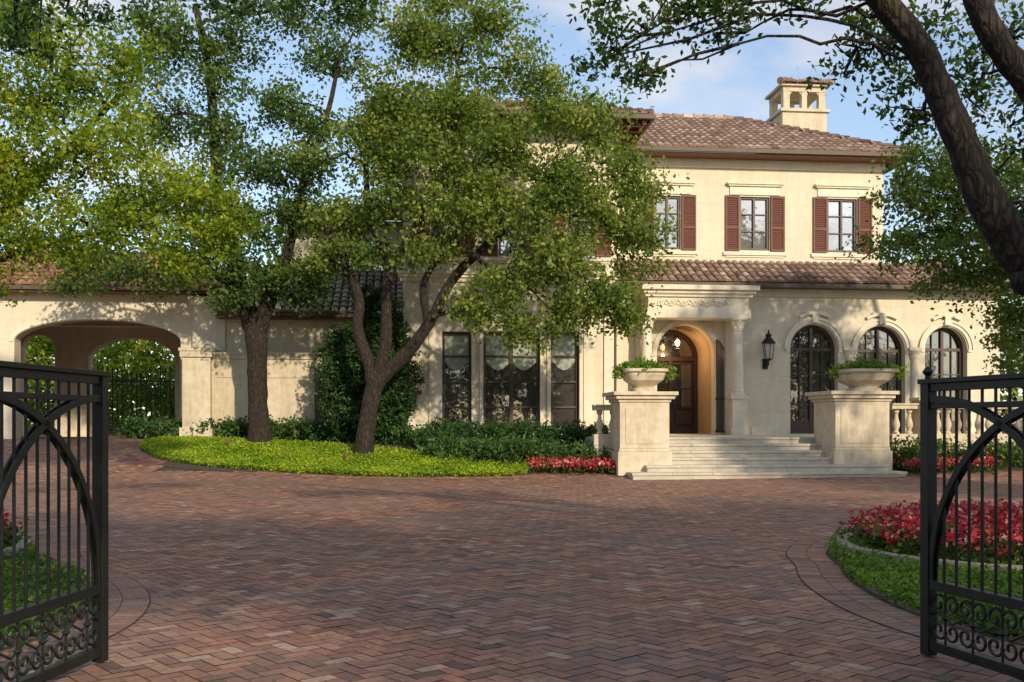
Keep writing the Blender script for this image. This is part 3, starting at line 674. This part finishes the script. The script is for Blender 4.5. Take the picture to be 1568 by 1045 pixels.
tile_roof(tlg,(a3,e3,z3),(b+.5,e3,z3),(a3+3.5,e3+3.6,z3+1.1),(b+.5,e3+3.6,z3+1.1)); gut.box(a3,b+.5,e3-.1,e3,z3-.15,z3-.02); raf.box(a3,b+.5,e3,md_,z3-.2,z3-.17)
# --- left ground-floor link
kd=1.3; a,_=hx(335,kd); b,_=hx(624,kd); z4=Z(480,482,kd)
wal.wall(rectpts(a,b,0,z4),[],kd)
e4=kd-.6; a4,_=hx(330,e4); z5=Z(480,479,e4); z6=Z(520,413,md_)
tile_roof(tlg,(a4,e4,z5),(b+.2,e4,z5),(a4+2.2,md_,z6),(b+.2,md_,z6),tint=.6); gut.box(a4,b+.2,e4-.1,e4,z5-.15,z5-.02); raf.box(a4,b+.2,e4,kd,z5-.2,z5-.17)
# --- porte cochere
pd=1.6; a,_=hx(-120,pd); b,_=hx(348,pd); zp=Z(150,440,pd)
oa,ob,oz0,ozt=R(22,490,277,668,pd); zs=Z(150,524,pd)
wal.wall(rectpts(a,b,0,zp),[archpts(oa,ob,.3,zs,ozt-zs,30)],pd,.55)
trm.arc((oa+ob)/2,zs,(ob-oa)/2+.02,(ob-oa)/2+.16,pd-.04,pd+.03,ks=(ozt-zs)/((ob-oa)/2)*1.03)
bd=pd+6.0
h1=R(32,512,84,668,bd); h2=R(136,518,268,668,bd)
wal.wall(rectpts(a,b,0,zp),[archpts(h1[0],h1[1],.3,h1[3]-.6,.6),archpts(h2[0],h2[1],.3,h2[3]-.9,.9)],bd,.5)
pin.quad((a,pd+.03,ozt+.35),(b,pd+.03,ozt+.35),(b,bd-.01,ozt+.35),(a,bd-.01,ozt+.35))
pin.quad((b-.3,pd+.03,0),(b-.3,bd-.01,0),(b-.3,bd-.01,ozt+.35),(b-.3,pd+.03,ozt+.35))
wal.quad((b,pd,0),(b,bd,0),(b,bd,zp),(b,pd,zp)); wal.quad((a,pd,0),(a,bd,0),(a,bd,zp),(a,pd,zp))
e5=pd-.6; a5=a-.6; b5=b+.35; z7=Z(150,438,e5); r5=pd+3.2; z8=Z(150,386,r5)
tile_roof(tlo,(a5,e5,z7),(b5,e5,z7),(a5+3,r5,z8),(b5-2.6,r5,z8),tint=.5); tile_roof(tlo,(b5,e5,z7),(b5,bd+.8,z7),(b5-2.6,r5,z8),(b5-2.6,r5+.4,z8))
gut.box(a5,b5,e5-.1,e5,z7-.15,z7-.02); raf.box(a5,b5,e5,pd,z7-.2,z7-.17)
def capped(mbx,u0,v0,u1,v1,d0,d1,ch=.14,co=.07):
    x0,x1,z0,z1=R(u0,v0,u1,v1,d0); mbx.box(x0,x1,d0,d1,0,z1-ch); mbx.box(x0-co,x1+co,d0-co,d1+co,z1-ch,z1-ch*.35); mbx.box(x0-co*1.5,x1+co*1.5,d0-co*1.5,d1+co*1.5,z1-ch*.35,z1)
capped(trm,295,455,345,668,pd-.35,pd+.02,.28,.08)
capped(stn,279,533,322,660,.2,1.1,.3,.07); 
q=R(279,533,322,660,.2); stn.box(q[0]-.08,q[1]+.08,.12,1.18,.5,1.35)
capped(stn,322,540,482,660,.5,.85,.22,.05)
x_0,x_1,_,_=R(328,0,476,10,.5)
stn.box(x_0+.1,x_1-.1,.47,.52,1.3,1.4); stn.box(x_0+.1,x_1-.1,.47,.52,3.0,3.1)
# --- portico
pf=-1.0
for u0,v0,u1,v1,pr in ((990,473,1150,487,0),(993,455,1147,473,-.03),(988,450,1152,455,.05),(985,445,1156,450,.13),(981,438,1160,445,.24)):
    x0_,x1_,z0_,z1_=R(u0,v0,u1,v1,pf); trm.box(x0_,x1_,pf-pr,-.003,z0_,z1_+.002)
xa,xb,za,zb=R(1006,456,1114,472,pf+.03)
for k in range(12):
    xc=xa+(xb-xa)*(k+.5)/12; zc_=(za+zb)/2; r=.105
    pts=[(xc+r*(1-t_/14)*math.cos(t_*.7+(math.pi if k%2 else 0)),pf+.01,zc_+r*(1-t_/14)*math.sin(t_*.7)*(1 if k%2 else -1)) for t_ in range(12)]
    trm.tube(pts,.024,5)
    trm.tube([(xc-.13,pf+.01,zc_-.08),(xc,pf-.005,zc_+.1*(1 if k%2 else -1)),(xc+.13,pf+.01,zc_-.03)],.022,5)
xa,xb,za,zb=R(992,449,1148,452,pf)
for k in range(40): trm.box(xa+(xb-xa)*k/40,xa+(xb-xa)*(k+.55)/40,pf-.1,pf-.04,za+.01,zb+.03)
colt=Z(1129,487,pf)
cl=MB()
for uc in (990,1129):
    xc,_=hx(uc,-.75); yb=-.75
    trm.box(xc-.3,xc+.3,yb-.3,yb+.3,FL,FL+.22); trm.box(xc-.25,xc+.25,yb-.25,yb+.25,FL+.22,FL+1.2); trm.box(xc-.31,xc+.31,yb-.31,yb+.31,FL+1.2,FL+1.32)
    z0_=FL+1.32
    cl.lathe(xc,yb,[(.25,z0_),(.25,z0_+.06),(.21,z0_+.1),(.23,z0_+.15),(.195,z0_+.2),(.195,z0_+.9),(.165,colt-.42),(.19,colt-.4),(.165,colt-.37),(.17,colt-.3),(.22,colt-.1),(.24,colt-.06)],24)
    trm.box(xc-.26,xc+.26,yb-.26,yb+.26,colt-.06,colt)
    for k in range(8):
        an=k*math.pi/4; 
        for h,r,o in ((.34,.17,.05),(.22,.19,.07)):
            a_=an+(h*9); trm.tube([(xc+r*math.cos(a_),yb+r*math.sin(a_),colt-h),(xc+(r+o*.5)*math.cos(a_),yb+(r+o*.5)*math.sin(a_),colt-h+.1),(xc+(r+o)*math.cos(a_),yb+(r+o)*math.sin(a_),colt-h+.09)],[.04,.03,.015],5)
    trm.box(xc-.2,xc+.2,-.12,.02,FL,colt)
cl.obj('column_shafts',M['trim'],H)
trm.arc((dx0+dx1)/2,door_s,rd+.02,rd+.17,-.07,.03); trm.box(dx0-.17,dx0-.02,-.07,.03,FL,door_s); trm.box(dx1+.02,dx1+.17,-.07,.03,FL,door_s)
rdp=2.3
n=20
for k in range(n):
    a0=math.pi*k/n; a1=math.pi*(k+1)/n; xc=(dx0+dx1)/2; r=rd+.015
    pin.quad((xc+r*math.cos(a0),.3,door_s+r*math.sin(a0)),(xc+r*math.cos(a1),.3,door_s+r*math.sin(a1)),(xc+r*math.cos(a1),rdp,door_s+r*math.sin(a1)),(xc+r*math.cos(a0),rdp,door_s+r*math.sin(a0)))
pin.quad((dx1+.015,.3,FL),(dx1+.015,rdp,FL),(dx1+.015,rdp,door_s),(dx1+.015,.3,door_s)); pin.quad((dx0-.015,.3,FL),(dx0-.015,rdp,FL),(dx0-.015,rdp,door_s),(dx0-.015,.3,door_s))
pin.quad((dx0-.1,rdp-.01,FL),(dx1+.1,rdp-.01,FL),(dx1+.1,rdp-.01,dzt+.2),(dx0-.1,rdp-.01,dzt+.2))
stn.box(dx0-.3,dx1+.3,-.2,rdp,FL-.3,FL+.012)
dr=MB(); xc=(dx0+dx1)/2; r=rd-.03; dd=rdp-.15
dr.poly(archpts(xc-r,xc+r,FL,door_s,r),dd+.03)
dr.arc(xc,door_s,r-.12,r+.02,dd-.08,dd+.02); dr.box(xc-r-.02,xc-r+.1,dd-.08,dd+.02,FL,door_s); dr.box(xc+r-.1,xc+r+.02,dd-.08,dd+.02,FL,door_s)
dr.box(xc-r,xc+r,dd-.07,dd+.021,door_s-.12,door_s+.02); dr.box(xc-.06,xc+.06,dd-.06,dd+.022,FL,door_s-.1)
for sx in (-1,1):
    x_=xc+sx*r*.5; dr.box(x_-r*.42,x_+r*.42,dd-.05,dd+.0,FL+.02,FL+.25); dr.box(x_-r*.3,x_+r*.3,dd-.06,dd,FL+.35,FL+.85)
    gls.quad((x_-r*.3,dd-.01,FL+1.0),(x_+r*.3,dd-.01,FL+1.0),(x_+r*.3,dd-.01,door_s-.25),(x_-r*.3,dd-.01,door_s-.25))
    for z_ in (FL+.92,FL+1.6,door_s-.25): dr.box(x_-r*.36,x_+r*.36,dd-.045,dd+.01,z_,z_+.07)
gls.poly(archpts(xc-r+.14,xc+r-.14,door_s+.05,door_s+.05,r-.2),dd-.0)
dr.obj('front_door',M['wood'],H)
kn=MB(); kn.lathe(xc+.1,dd-.1,[(.02,FL+1.2),(.03,FL+1.25),(.02,FL+1.5)],8); kn.obj('door_handle',M['iron'],H)
pn=MB(); pn.tube([(xc,1.1,dzt),(xc,1.1,dzt-.28)],.012,6); pn.lathe(xc,1.1,[(.02,dzt-.28),(.15,dzt-.36),(.15,dzt-.38)],8)
for k in range(6): a_=k*math.pi/3; pn.tube([(xc+.14*math.cos(a_),1.1+.14*math.sin(a_),dzt-.37),(xc+.11*math.cos(a_),1.1+.11*math.sin(a_),dzt-.72)],.01,4)
pn.lathe(xc,1.1,[(.12,dzt-.74),(.11,dzt-.72),(.02,dzt-.71)],8); pn.obj('pendant_lantern',M['iron'],H)
pb=MB(); pb.lathe(xc,1.1,[(.01,dzt-.67),(.07,dzt-.62),(.085,dzt-.5),(.03,dzt-.42)],10); pb.obj('pendant_bulb',emis('warm_bulb',(1,.5,.18),14),H)
ir=MB(); gx=dx1-.06
zt_=door_s+.1
for k in range(7): y_=-.12-.13*k; zz=zt_+.35-.05*k; ir.tube([(gx+.1,y_,FL+.1),(gx+.1,y_,zz)],.018,6)
ir.box(gx+.06,gx+.13,-.95,-.08,FL+.08,FL+.14); ir.box(gx+.06,gx+.13,-.95,-.08,FL+1.2,FL+1.25); ir.tube([(gx+.1,-.1,zt_+.38),(gx+.1,-.5,zt_+.25),(gx+.1,-.93,zt_)],.025,6)
ir.obj('iron_door_gate',M['iron'],H)
def lantern(x,d,z):
    L=MB(); L.box(x-.09,x+.09,d-.05,d,z-.55,z-.2); L.tube([(x,d-.05,z-.35),(x,d-.2,z-.5),(x,d-.35,z-.42),(x,d-.36,z-.28)],.025,6)
    y=d-.36
    L.lathe(x,y,[(.05,z-.28),(.13,z-.24),(.14,z-.22)],8)
    for k in range(6):
        a_=k*math.pi/3+.5; L.tube([(x+.13*math.cos(a_),y+.13*math.sin(a_),z-.23),(x+.2*math.cos(a_),y+.2*math.sin(a_),z+.3)],.012,5)
    L.lathe(x,y,[(.24,z+.3),(.23,z+.34),(.1,z+.5),(.09,z+.56),(.13,z+.58),(.03,z+.66),(.03,z+.72),(.0,z+.78)],12)
    L.obj('wall_lantern',M['iron'],H)
    B=MB(); B.lathe(x,y,[(.1,z-.21),(.17,z+.28)],6); B.obj('lantern_glass',simple('lantern_glass',(.6,.55,.45),.2,.1,5,0),H)
lx,_=hx(1171,0); lantern(lx,0,Z(1171,541,0))
# chimney
cd=5.6; cx0,cx1,cz0,cz1=R(1198,120,1266,230,cd); w_=cx1-cx0
zb_=Z(1230,172,cd); zt_=Z(1230,133,cd); tp=Z(1230,122,cd)
ch=MB(); ch.box(cx0,cx1,cd,cd+w_*.9,cz0-.5,zb_); ch.box(cx0-.1,cx1+.1,cd-.1,cd+w_*.9+.1,zb_,zb_+.12)
for x_ in (cx0+.05,(cx0+cx1)/2-.11,cx1-.32):
    for y_ in (cd+.03,cd+w_*.9-.3): ch.box(x_,x_+(.27 if x_!=(cx0+cx1)/2-.11 else .22),y_,y_+.27,zb_+.12,zt_-.2)
ch.box(cx0+.04,cx1-.04,cd+.02,cd+w_*.9-.02,zt_-.2,zt_); ch.box(cx0-.1,cx1+.1,cd-.1,cd+w_*.9+.1,zt_,zt_+.1)
for xl,xr in ((cx0+.32,(cx0+cx1)/2-.11),((cx0+cx1)/2+.11,cx1-.32)): ch.arc((xl+xr)/2,zt_-.42,(xr-xl)/2,(xr-xl)/2+.14,cd+.06,cd+.22,n=12)
ch.obj('chimney',M['stone'],H,bevel=.01)
cm=((cx0+cx1)/2,cd+w_*.45)
tile_roof(tl,(cx0-.15,cd-.15,zt_+.1),(cx1+.15,cd-.15,zt_+.1),(cm[0]-.1,cm[1],tp+.15),(cm[0]+.1,cm[1],tp+.15),w=.22,l=.3,tint=.3)
wal.obj('walls',M['stucco'],H); trm.obj('stone_trim',M['trim'],H,bevel=.008); stn.obj('stone_piers',M['stone'],H,bevel=.012)
frm.obj('window_frames',M['frame'],H); gls.obj('window_glass',M['glass'],H); glu.obj('upper_window_glass',M['glass_up'],H); sh.obj('shutters',M['shutter'],H)
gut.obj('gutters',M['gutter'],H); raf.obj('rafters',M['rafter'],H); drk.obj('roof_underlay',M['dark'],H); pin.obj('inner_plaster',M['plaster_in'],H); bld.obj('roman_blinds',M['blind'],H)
tl.obj('roof_tiles',M['tile'],H); tlo.obj('carport_roof_tiles',M['tile_o'],H); tlg.obj('wing_roof_tiles',M['tile_g'],H)
# ------------------------------------------------------------ steps, terrace, pedestals
ST=empty('stone_staircase',(0,OY,0),TH); sb=MB(); sd=-8.0; rs=(FL-.03)/6; tr=.42
for k in range(6):
    z0=rs*k+.03; z1=rs*(k+1)+.03
    u0,u1=((968,1390),(990,1362),(1018,1296),(1018,1292),(1020,1288),(1022,1285))[k]
    d=sd+tr*k; xa,_=hx(u0,d); xb,_=hx(u1,d)
    n=7; back=sd+tr*(k+1)+.02 if k<5 else -5.5
    if k<2: back=sd+2.2
    for j in range(n):
        xx0=xa+(xb-xa)*j/n; xx1=xa+(xb-xa)*(j+1)/n-.006
        sb.box(xx0,xx1,d,back,z1-.07,z1)
    sb.box(xa+.03,xb-.03,d+.035,back-.003,0,z1-.07)
sb.obj('steps',M['step'],ST,bevel=.01)
tb=MB(); xa,_=hx(912,-5.8); xb,_=hx(1700,-5.8)
tb.box(xa,xb,-5.7,-.0,0,FL); tb.obj('terrace',M['stone'],ST)
def balustrade(x0,x1,d,zb,zt):
    E=empty('stone_balustrade',(0,OY,0),TH); b=MB(); b.box(x0,x1,d-.17,d+.17,0,zb+.14); b.box(x0,x1,d-.17,d+.17,zt-.16,zt-.05); b.box(x0,x1,d-.21,d+.21,zt-.05,zt)
    n=max(1,int((x1-x0)/.3)); h=zt-.16-zb-.14
    for k in range(n):
        x=x0+(x1-x0)*(k+.5)/n; z=zb+.14
        b.lathe(x,d,[(.09,z),(.09,z+h*.07),(.05,z+h*.12),(.1,z+h*.3),(.105,z+h*.4),(.055,z+h*.65),(.045,z+h*.8),(.08,z+h*.86),(.08,z+h)],12)
    b.obj('balusters',M['stone'],E,bevel=.006)
bz=FL-.05
xl0,_=hx(908,-6.0); xl1,_=hx(948,-6.0); balustrade(xl0,xl1,-6.0,bz,Z(925,620,-6))
xr0,_=hx(1362,-6.0); xr1,_=hx(1402,-6); xr2,_=hx(1720,-6); balustrade(xr0,xr1,-6,bz,Z(1385,618,-6)); 
pp=MB(); E=empty('stone_pier',(0,OY,0),TH); pp.box(xr1,xr1+.5,-6.25,-5.75,0,Z(1385,614,-6)); pp.box(xr1-.05,xr1+.55,-6.3,-5.7,Z(1385,614,-6),Z(1385,609,-6)); pp.obj('pier',M['stone'],E,bevel=.01)
balustrade(xr1+.5,xr2,-6,bz,Z(1385,618,-6))
xm0,_=hx(1250,-5.6); xm1,_=hx(1290,-5.6); balustrade(xm0,xm1,-5.6,bz,Z(1262,618,-5.6))
def pedestal(u0,u1,vt,vb,ub0,ub1,vb0):
    E=empty('stone_pedestal',(0,OY,0),TH); b=MB(); d=-7.25
    x0,x1,z0,z1=R(u0,vt,u1,vb,d); w=x1-x0; D=w
    b.box(x0-.06,x1+.06,d-.06,d+D,.1,z0+.42); b.box(x0-.02,x1+.02,d-.02,d+D-.04,z0+.42,z0+.5)
    b.box(x0,x1,d,d+D-.06,z0+.5,z1-.28)
    b.box(x0-.04,x1+.04,d-.04,d+D,z1-.28,z1-.2); b.box(x0-.12,x1+.12,d-.12,d+D+.06,z1-.2,z1-.1); b.box(x0-.2,x1+.2,d-.2,d+D+.12,z1-.1,z1)
    b.box(x0+.15,x1-.15,d-.02,d+.01,z0+.62,z1-.42)
    b.obj('pedestal',M['stone'],E,bevel=.015)
    U=empty('stone_planter',(0,OY,0),TH); q=MB(); xc,_=hx((ub0+ub1)/2,d+D/2); yc=d+D/2
    rr=(hx(ub1,d+D/2)[0]-hx(ub0,d+D/2)[0])/2; zr=Z((ub0+ub1)/2,vb0,yc); zb=z1+.005; h=zr-zb
    q.lathe(xc,yc,[(rr*.52,zb),(rr*.52,zb+h*.12),(rr*.4,zb+h*.2),(rr*.5,zb+h*.3),(rr*.78,zb+h*.5),(rr*.9,zb+h*.75),(rr*.86,zb+h*.8),(rr,zb+h*.88),(rr,zr),(rr*.85,zr),(rr*.8,zr-.1)],32,sq=.45)
    q.obj('planter',M['stone'],U,bevel=.006)
    c=[]
    for _ in range(80):
        a_=random.uniform(0,6.28); r_=rr*random.random()**.5*.95; c.append((xc+r_*math.cos(a_),yc+r_*math.sin(a_),zr+random.uniform(-.02,.28)*(1.15-r_/rr)))
    for k in range(26):
        s=random.choice([-1,1,1]); c.append((xc+s*rr*random.uniform(.85,1.2),yc+random.uniform(-.5,.3),zr+random.uniform(-.2,.05)))
    P=clumps('planter_plant',c,.08,34,.09,M['cover2'],.5,.2); P.location=(0,OY,0); P.rotation_euler=(0,0,TH)
pedestal(949,1025,600,716,950,1020,566)
pedestal(1279,1362,599,714,1279,1365,567)
# ------------------------------------------------------------ iron gates
def gate(name,P,hinge,Wp=1.2,panels=2,top=1.79,finial=False,side=1):
    an=math.atan2(hinge[1],hinge[0]); E=empty(name,(P[0],P[1],0),an); b=MB(); Wt=Wp*panels+.08*panels
    zm,zb0=.475,.06; h=1.62-zm
    b.box(-.03,.045,-.035,.035,.02,top+.0)
    b.box(-.045,Wt+.03,-.045,.045,top,top+.03); b.box(.045,Wt,-.022,.022,top-.05,top-.001); b.box(.045,Wt,-.02,.02,top-.16,top-.125)
    b.box(.045,Wt,-.028,.028,zm-.03,zm+.03); b.box(.045,Wt,-.028,.028,zb0,zb0+.06)
    for p in range(panels):
        o=.045+p*(Wp+.08)
        b.box(o+Wp,o+Wp+.05,-.03,.03,.03,top-.001) if p<panels-1 else b.box(o+Wp,o+Wp+.09,-.045,.045,0,top+.05)
        n=11
        for k in range(1,n): 
            x=o+Wp*k/n; b.tube([(x,0,zm),(x,0,top-.04)],.0105,6)
        for y0 in (-.026,.012):
            def pa(t): return (o+Wp*math.sin(t),zm+.03+h*math.cos(t))
            def pb_(t): return (o+Wp-Wp*math.sin(t),zm+.03+h*math.cos(t))
            for fn in (pa,pb_):
                pts=[fn(math.pi/2*k/26) for k in range(27)]
                i=len(b.v)
                for k,(x,z) in enumerate(pts):
                    a=pts[max(0,k-1)]; c=pts[min(26,k+1)]; dx,dz=c[0]-a[0],c[1]-a[1]; l_=math.hypot(dx,dz); nx_,nz_=-dz/l_*.022,dx/l_*.022
                    b.v+=[(x+nx_,y0,z+nz_),(x-nx_,y0,z-nz_),(x-nx_,y0+.014,z-nz_),(x+nx_,y0+.014,z+nz_)]
                for k in range(26):
                    for j in range(4): j2=(j+1)%4; b.f.append((i+k*4+j,i+k*4+j2,i+k*4+4+j2,i+k*4+4+j)); b.t.append(.5)
        m=5; zc=(zm+zb0+.03)/2; hh=(zm-.03-zb0-.06)/2
        for k in range(m):
            cx=o+Wp*(k+.5)/m; rw=Wp/m/2
            for sx in (-1,1):
                for sz in (-1,1):
                    pts=[]
                    for t in range(20):
                        a=t/19*3.6*math.pi/1.6; r=hh*.46*(1-t/24)
                        pts.append((cx+sx*(rw*.5-r*math.cos(a)*.9+.0),0,zc+sz*(hh*.5+r*math.sin(a)*.9)))
                    b.tube(pts,.011,5)
            b.tube([(cx,0,zc-hh),(cx,0,zc+hh)],.009,5); b.lathe(cx,0,[(.0,zc-.03),(.028,zc),(.0,zc+.03)],8)
            b.tube([(cx-rw,0,zc),(cx-rw*.5,0,zc+.03),(cx,0,zc)],.009,5); b.tube([(cx+rw,0,zc),(cx+rw*.5,0,zc-.03),(cx,0,zc)],.009,5)
    if finial: b.lathe(0,0,[(.012,top+.03),(.02,top+.035),(.015,top+.05),(.035,top+.075),(.015,top+.105),(.0,top+.115)],12)
    for z in (.3,1.2): b.lathe(Wt+.02,.0,[(.05,z),(.05,z+.12)],10)
    b.obj('gate_frame',M['iron'],E,bevel=.003)
gate('wrought_iron_gate',(-2.56,6.2),(-.0925,-1))
gate('wrought_iron_gate',(2.66,6.37),(.28,-1),top=1.75,finial=True)
E=empty('arched_iron_gate',(0,OY,0),TH); b=MB(); dg=pd+6.3
x0,x1,_,_=R(150,560,268,668,dg); zt_=Z(215,572,dg); zb_=.97; n=16
for k in range(n+1):
    x=x0+(x1-x0)*k/n; zz=zt_+.35*abs(k/n-.5)*2-.1; b.tube([(x,dg,zb_),(x,dg,zz)],.024,5); b.lathe(x,dg,[(.04,zz),(.0,zz+.15)],6)
for z in (zb_+.05,zb_+.5,zt_-.35): b.box(x0,x1,dg-.03,dg+.03,z,z+.06)
for k in range(8):
    xc_=x0+(x1-x0)*(k+.5)/8; b.tube([(xc_+.13*math.cos(t*.5),dg,zb_+.3+.13*math.sin(t*.5)) for t in range(14)],.018,5); b.tube([(xc_+.13*math.cos(t*.5),dg,zt_-.55+.13*math.sin(t*.5)) for t in range(14)],.018,5)
b.obj('bars',M['iron'],E)
for u,v in ((452,676),(530,712),(350,690)):
    x,y=G(u,v); E=empty('garden_spotlight',(x,y,float(g(y)))); b=MB(); b.lathe(0,0,[(.02,0),(.02,.2),(.05,.22),(.06,.34),(.05,.36)],8); b.obj('lamp_body',M['rafter'],E)
# ------------------------------------------------------------ light
EL=math.radians(23); AZ=math.atan2(.42,-.9)
sd_=Vector((math.sin(AZ)*math.cos(EL),math.cos(AZ)*math.cos(EL),math.sin(EL)))
L=bpy.data.lights.new('sun','SUN'); L.energy=4.3; L.angle=math.radians(1.2); L.color=(1,.84,.6)
lo=bpy.data.objects.new('sun',L); sc.collection.objects.link(lo); lo.rotation_euler=(-sd_).to_track_quat('-Z','Y').to_euler()
P_=bpy.data.lights.new('pendant_light','POINT'); P_.energy=45; P_.color=(1,.55,.25); P_.shadow_soft_size=.05
po=bpy.data.objects.new('pendant_light',P_); sc.collection.objects.link(po); po.parent=H; po.location=((dx0+dx1)/2,1.1,dzt-.85)
wd=bpy.data.worlds.new('World'); sc.world=wd; wd.use_nodes=True; n=wd.node_tree.nodes; l=wd.node_tree.links; bg=n['Background']
sk=n.new('ShaderNodeTexSky'); sk.sky_type='NISHITA'; sk.sun_disc=False; sk.sun_elevation=EL; sk.sun_rotation=AZ; sk.air_density=1.0; sk.dust_density=.4; sk.ozone_density=1.1
tn=n.new('ShaderNodeMix'); tn.data_type='RGBA'; tn.blend_type='MULTIPLY'; tn.inputs[0].default_value=1; tn.inputs[7].default_value=(1.25,1.27,1.3,1); l.new(sk.outputs[0],tn.inputs[6])
tc=n.new('ShaderNodeTexCoord'); mp=n.new('ShaderNodeMapping'); mp.inputs['Scale'].default_value=(1,1,2.4); mp.inputs['Location'].default_value=(.3,.2,.4); l.new(tc.outputs['Generated'],mp.inputs[0])
nz=n.new('ShaderNodeTexNoise'); nz.inputs['Scale'].default_value=5.0; nz.inputs['Detail'].default_value=8; nz.inputs['Roughness'].default_value=.52; l.new(mp.outputs[0],nz.inputs['Vector'])
r=ramp(n,[(.46,(.12,.12,.12)),(.66,(.9,.9,.9))]); l.new(nz.outputs['Fac'],r.inputs[0])
mx=n.new('ShaderNodeMix'); mx.data_type='RGBA'; l.new(r.outputs[0],mx.inputs[0]); l.new(tn.outputs[2],mx.inputs[6]); mx.inputs[7].default_value=(6.2,5.9,5.7,1)
l.new(mx.outputs[2],bg.inputs[0]); bg.inputs[1].default_value=.15
sc.view_settings.view_transform='Standard'; sc.view_settings.look='None'; sc.view_settings.exposure=0
# ------------------------------------------------------------ camera
cam=bpy.data.cameras.new('camera'); cam.lens=35; cam.sensor_width=36; cam.shift_y=(HV-522.5)/1568; cam.clip_end=2000; cam.clip_start=.05
co=bpy.data.objects.new('camera',cam); sc.collection.objects.link(co); co.location=(0,0,CH); co.rotation_euler=(math.radians(90),0,0); sc.camera=co
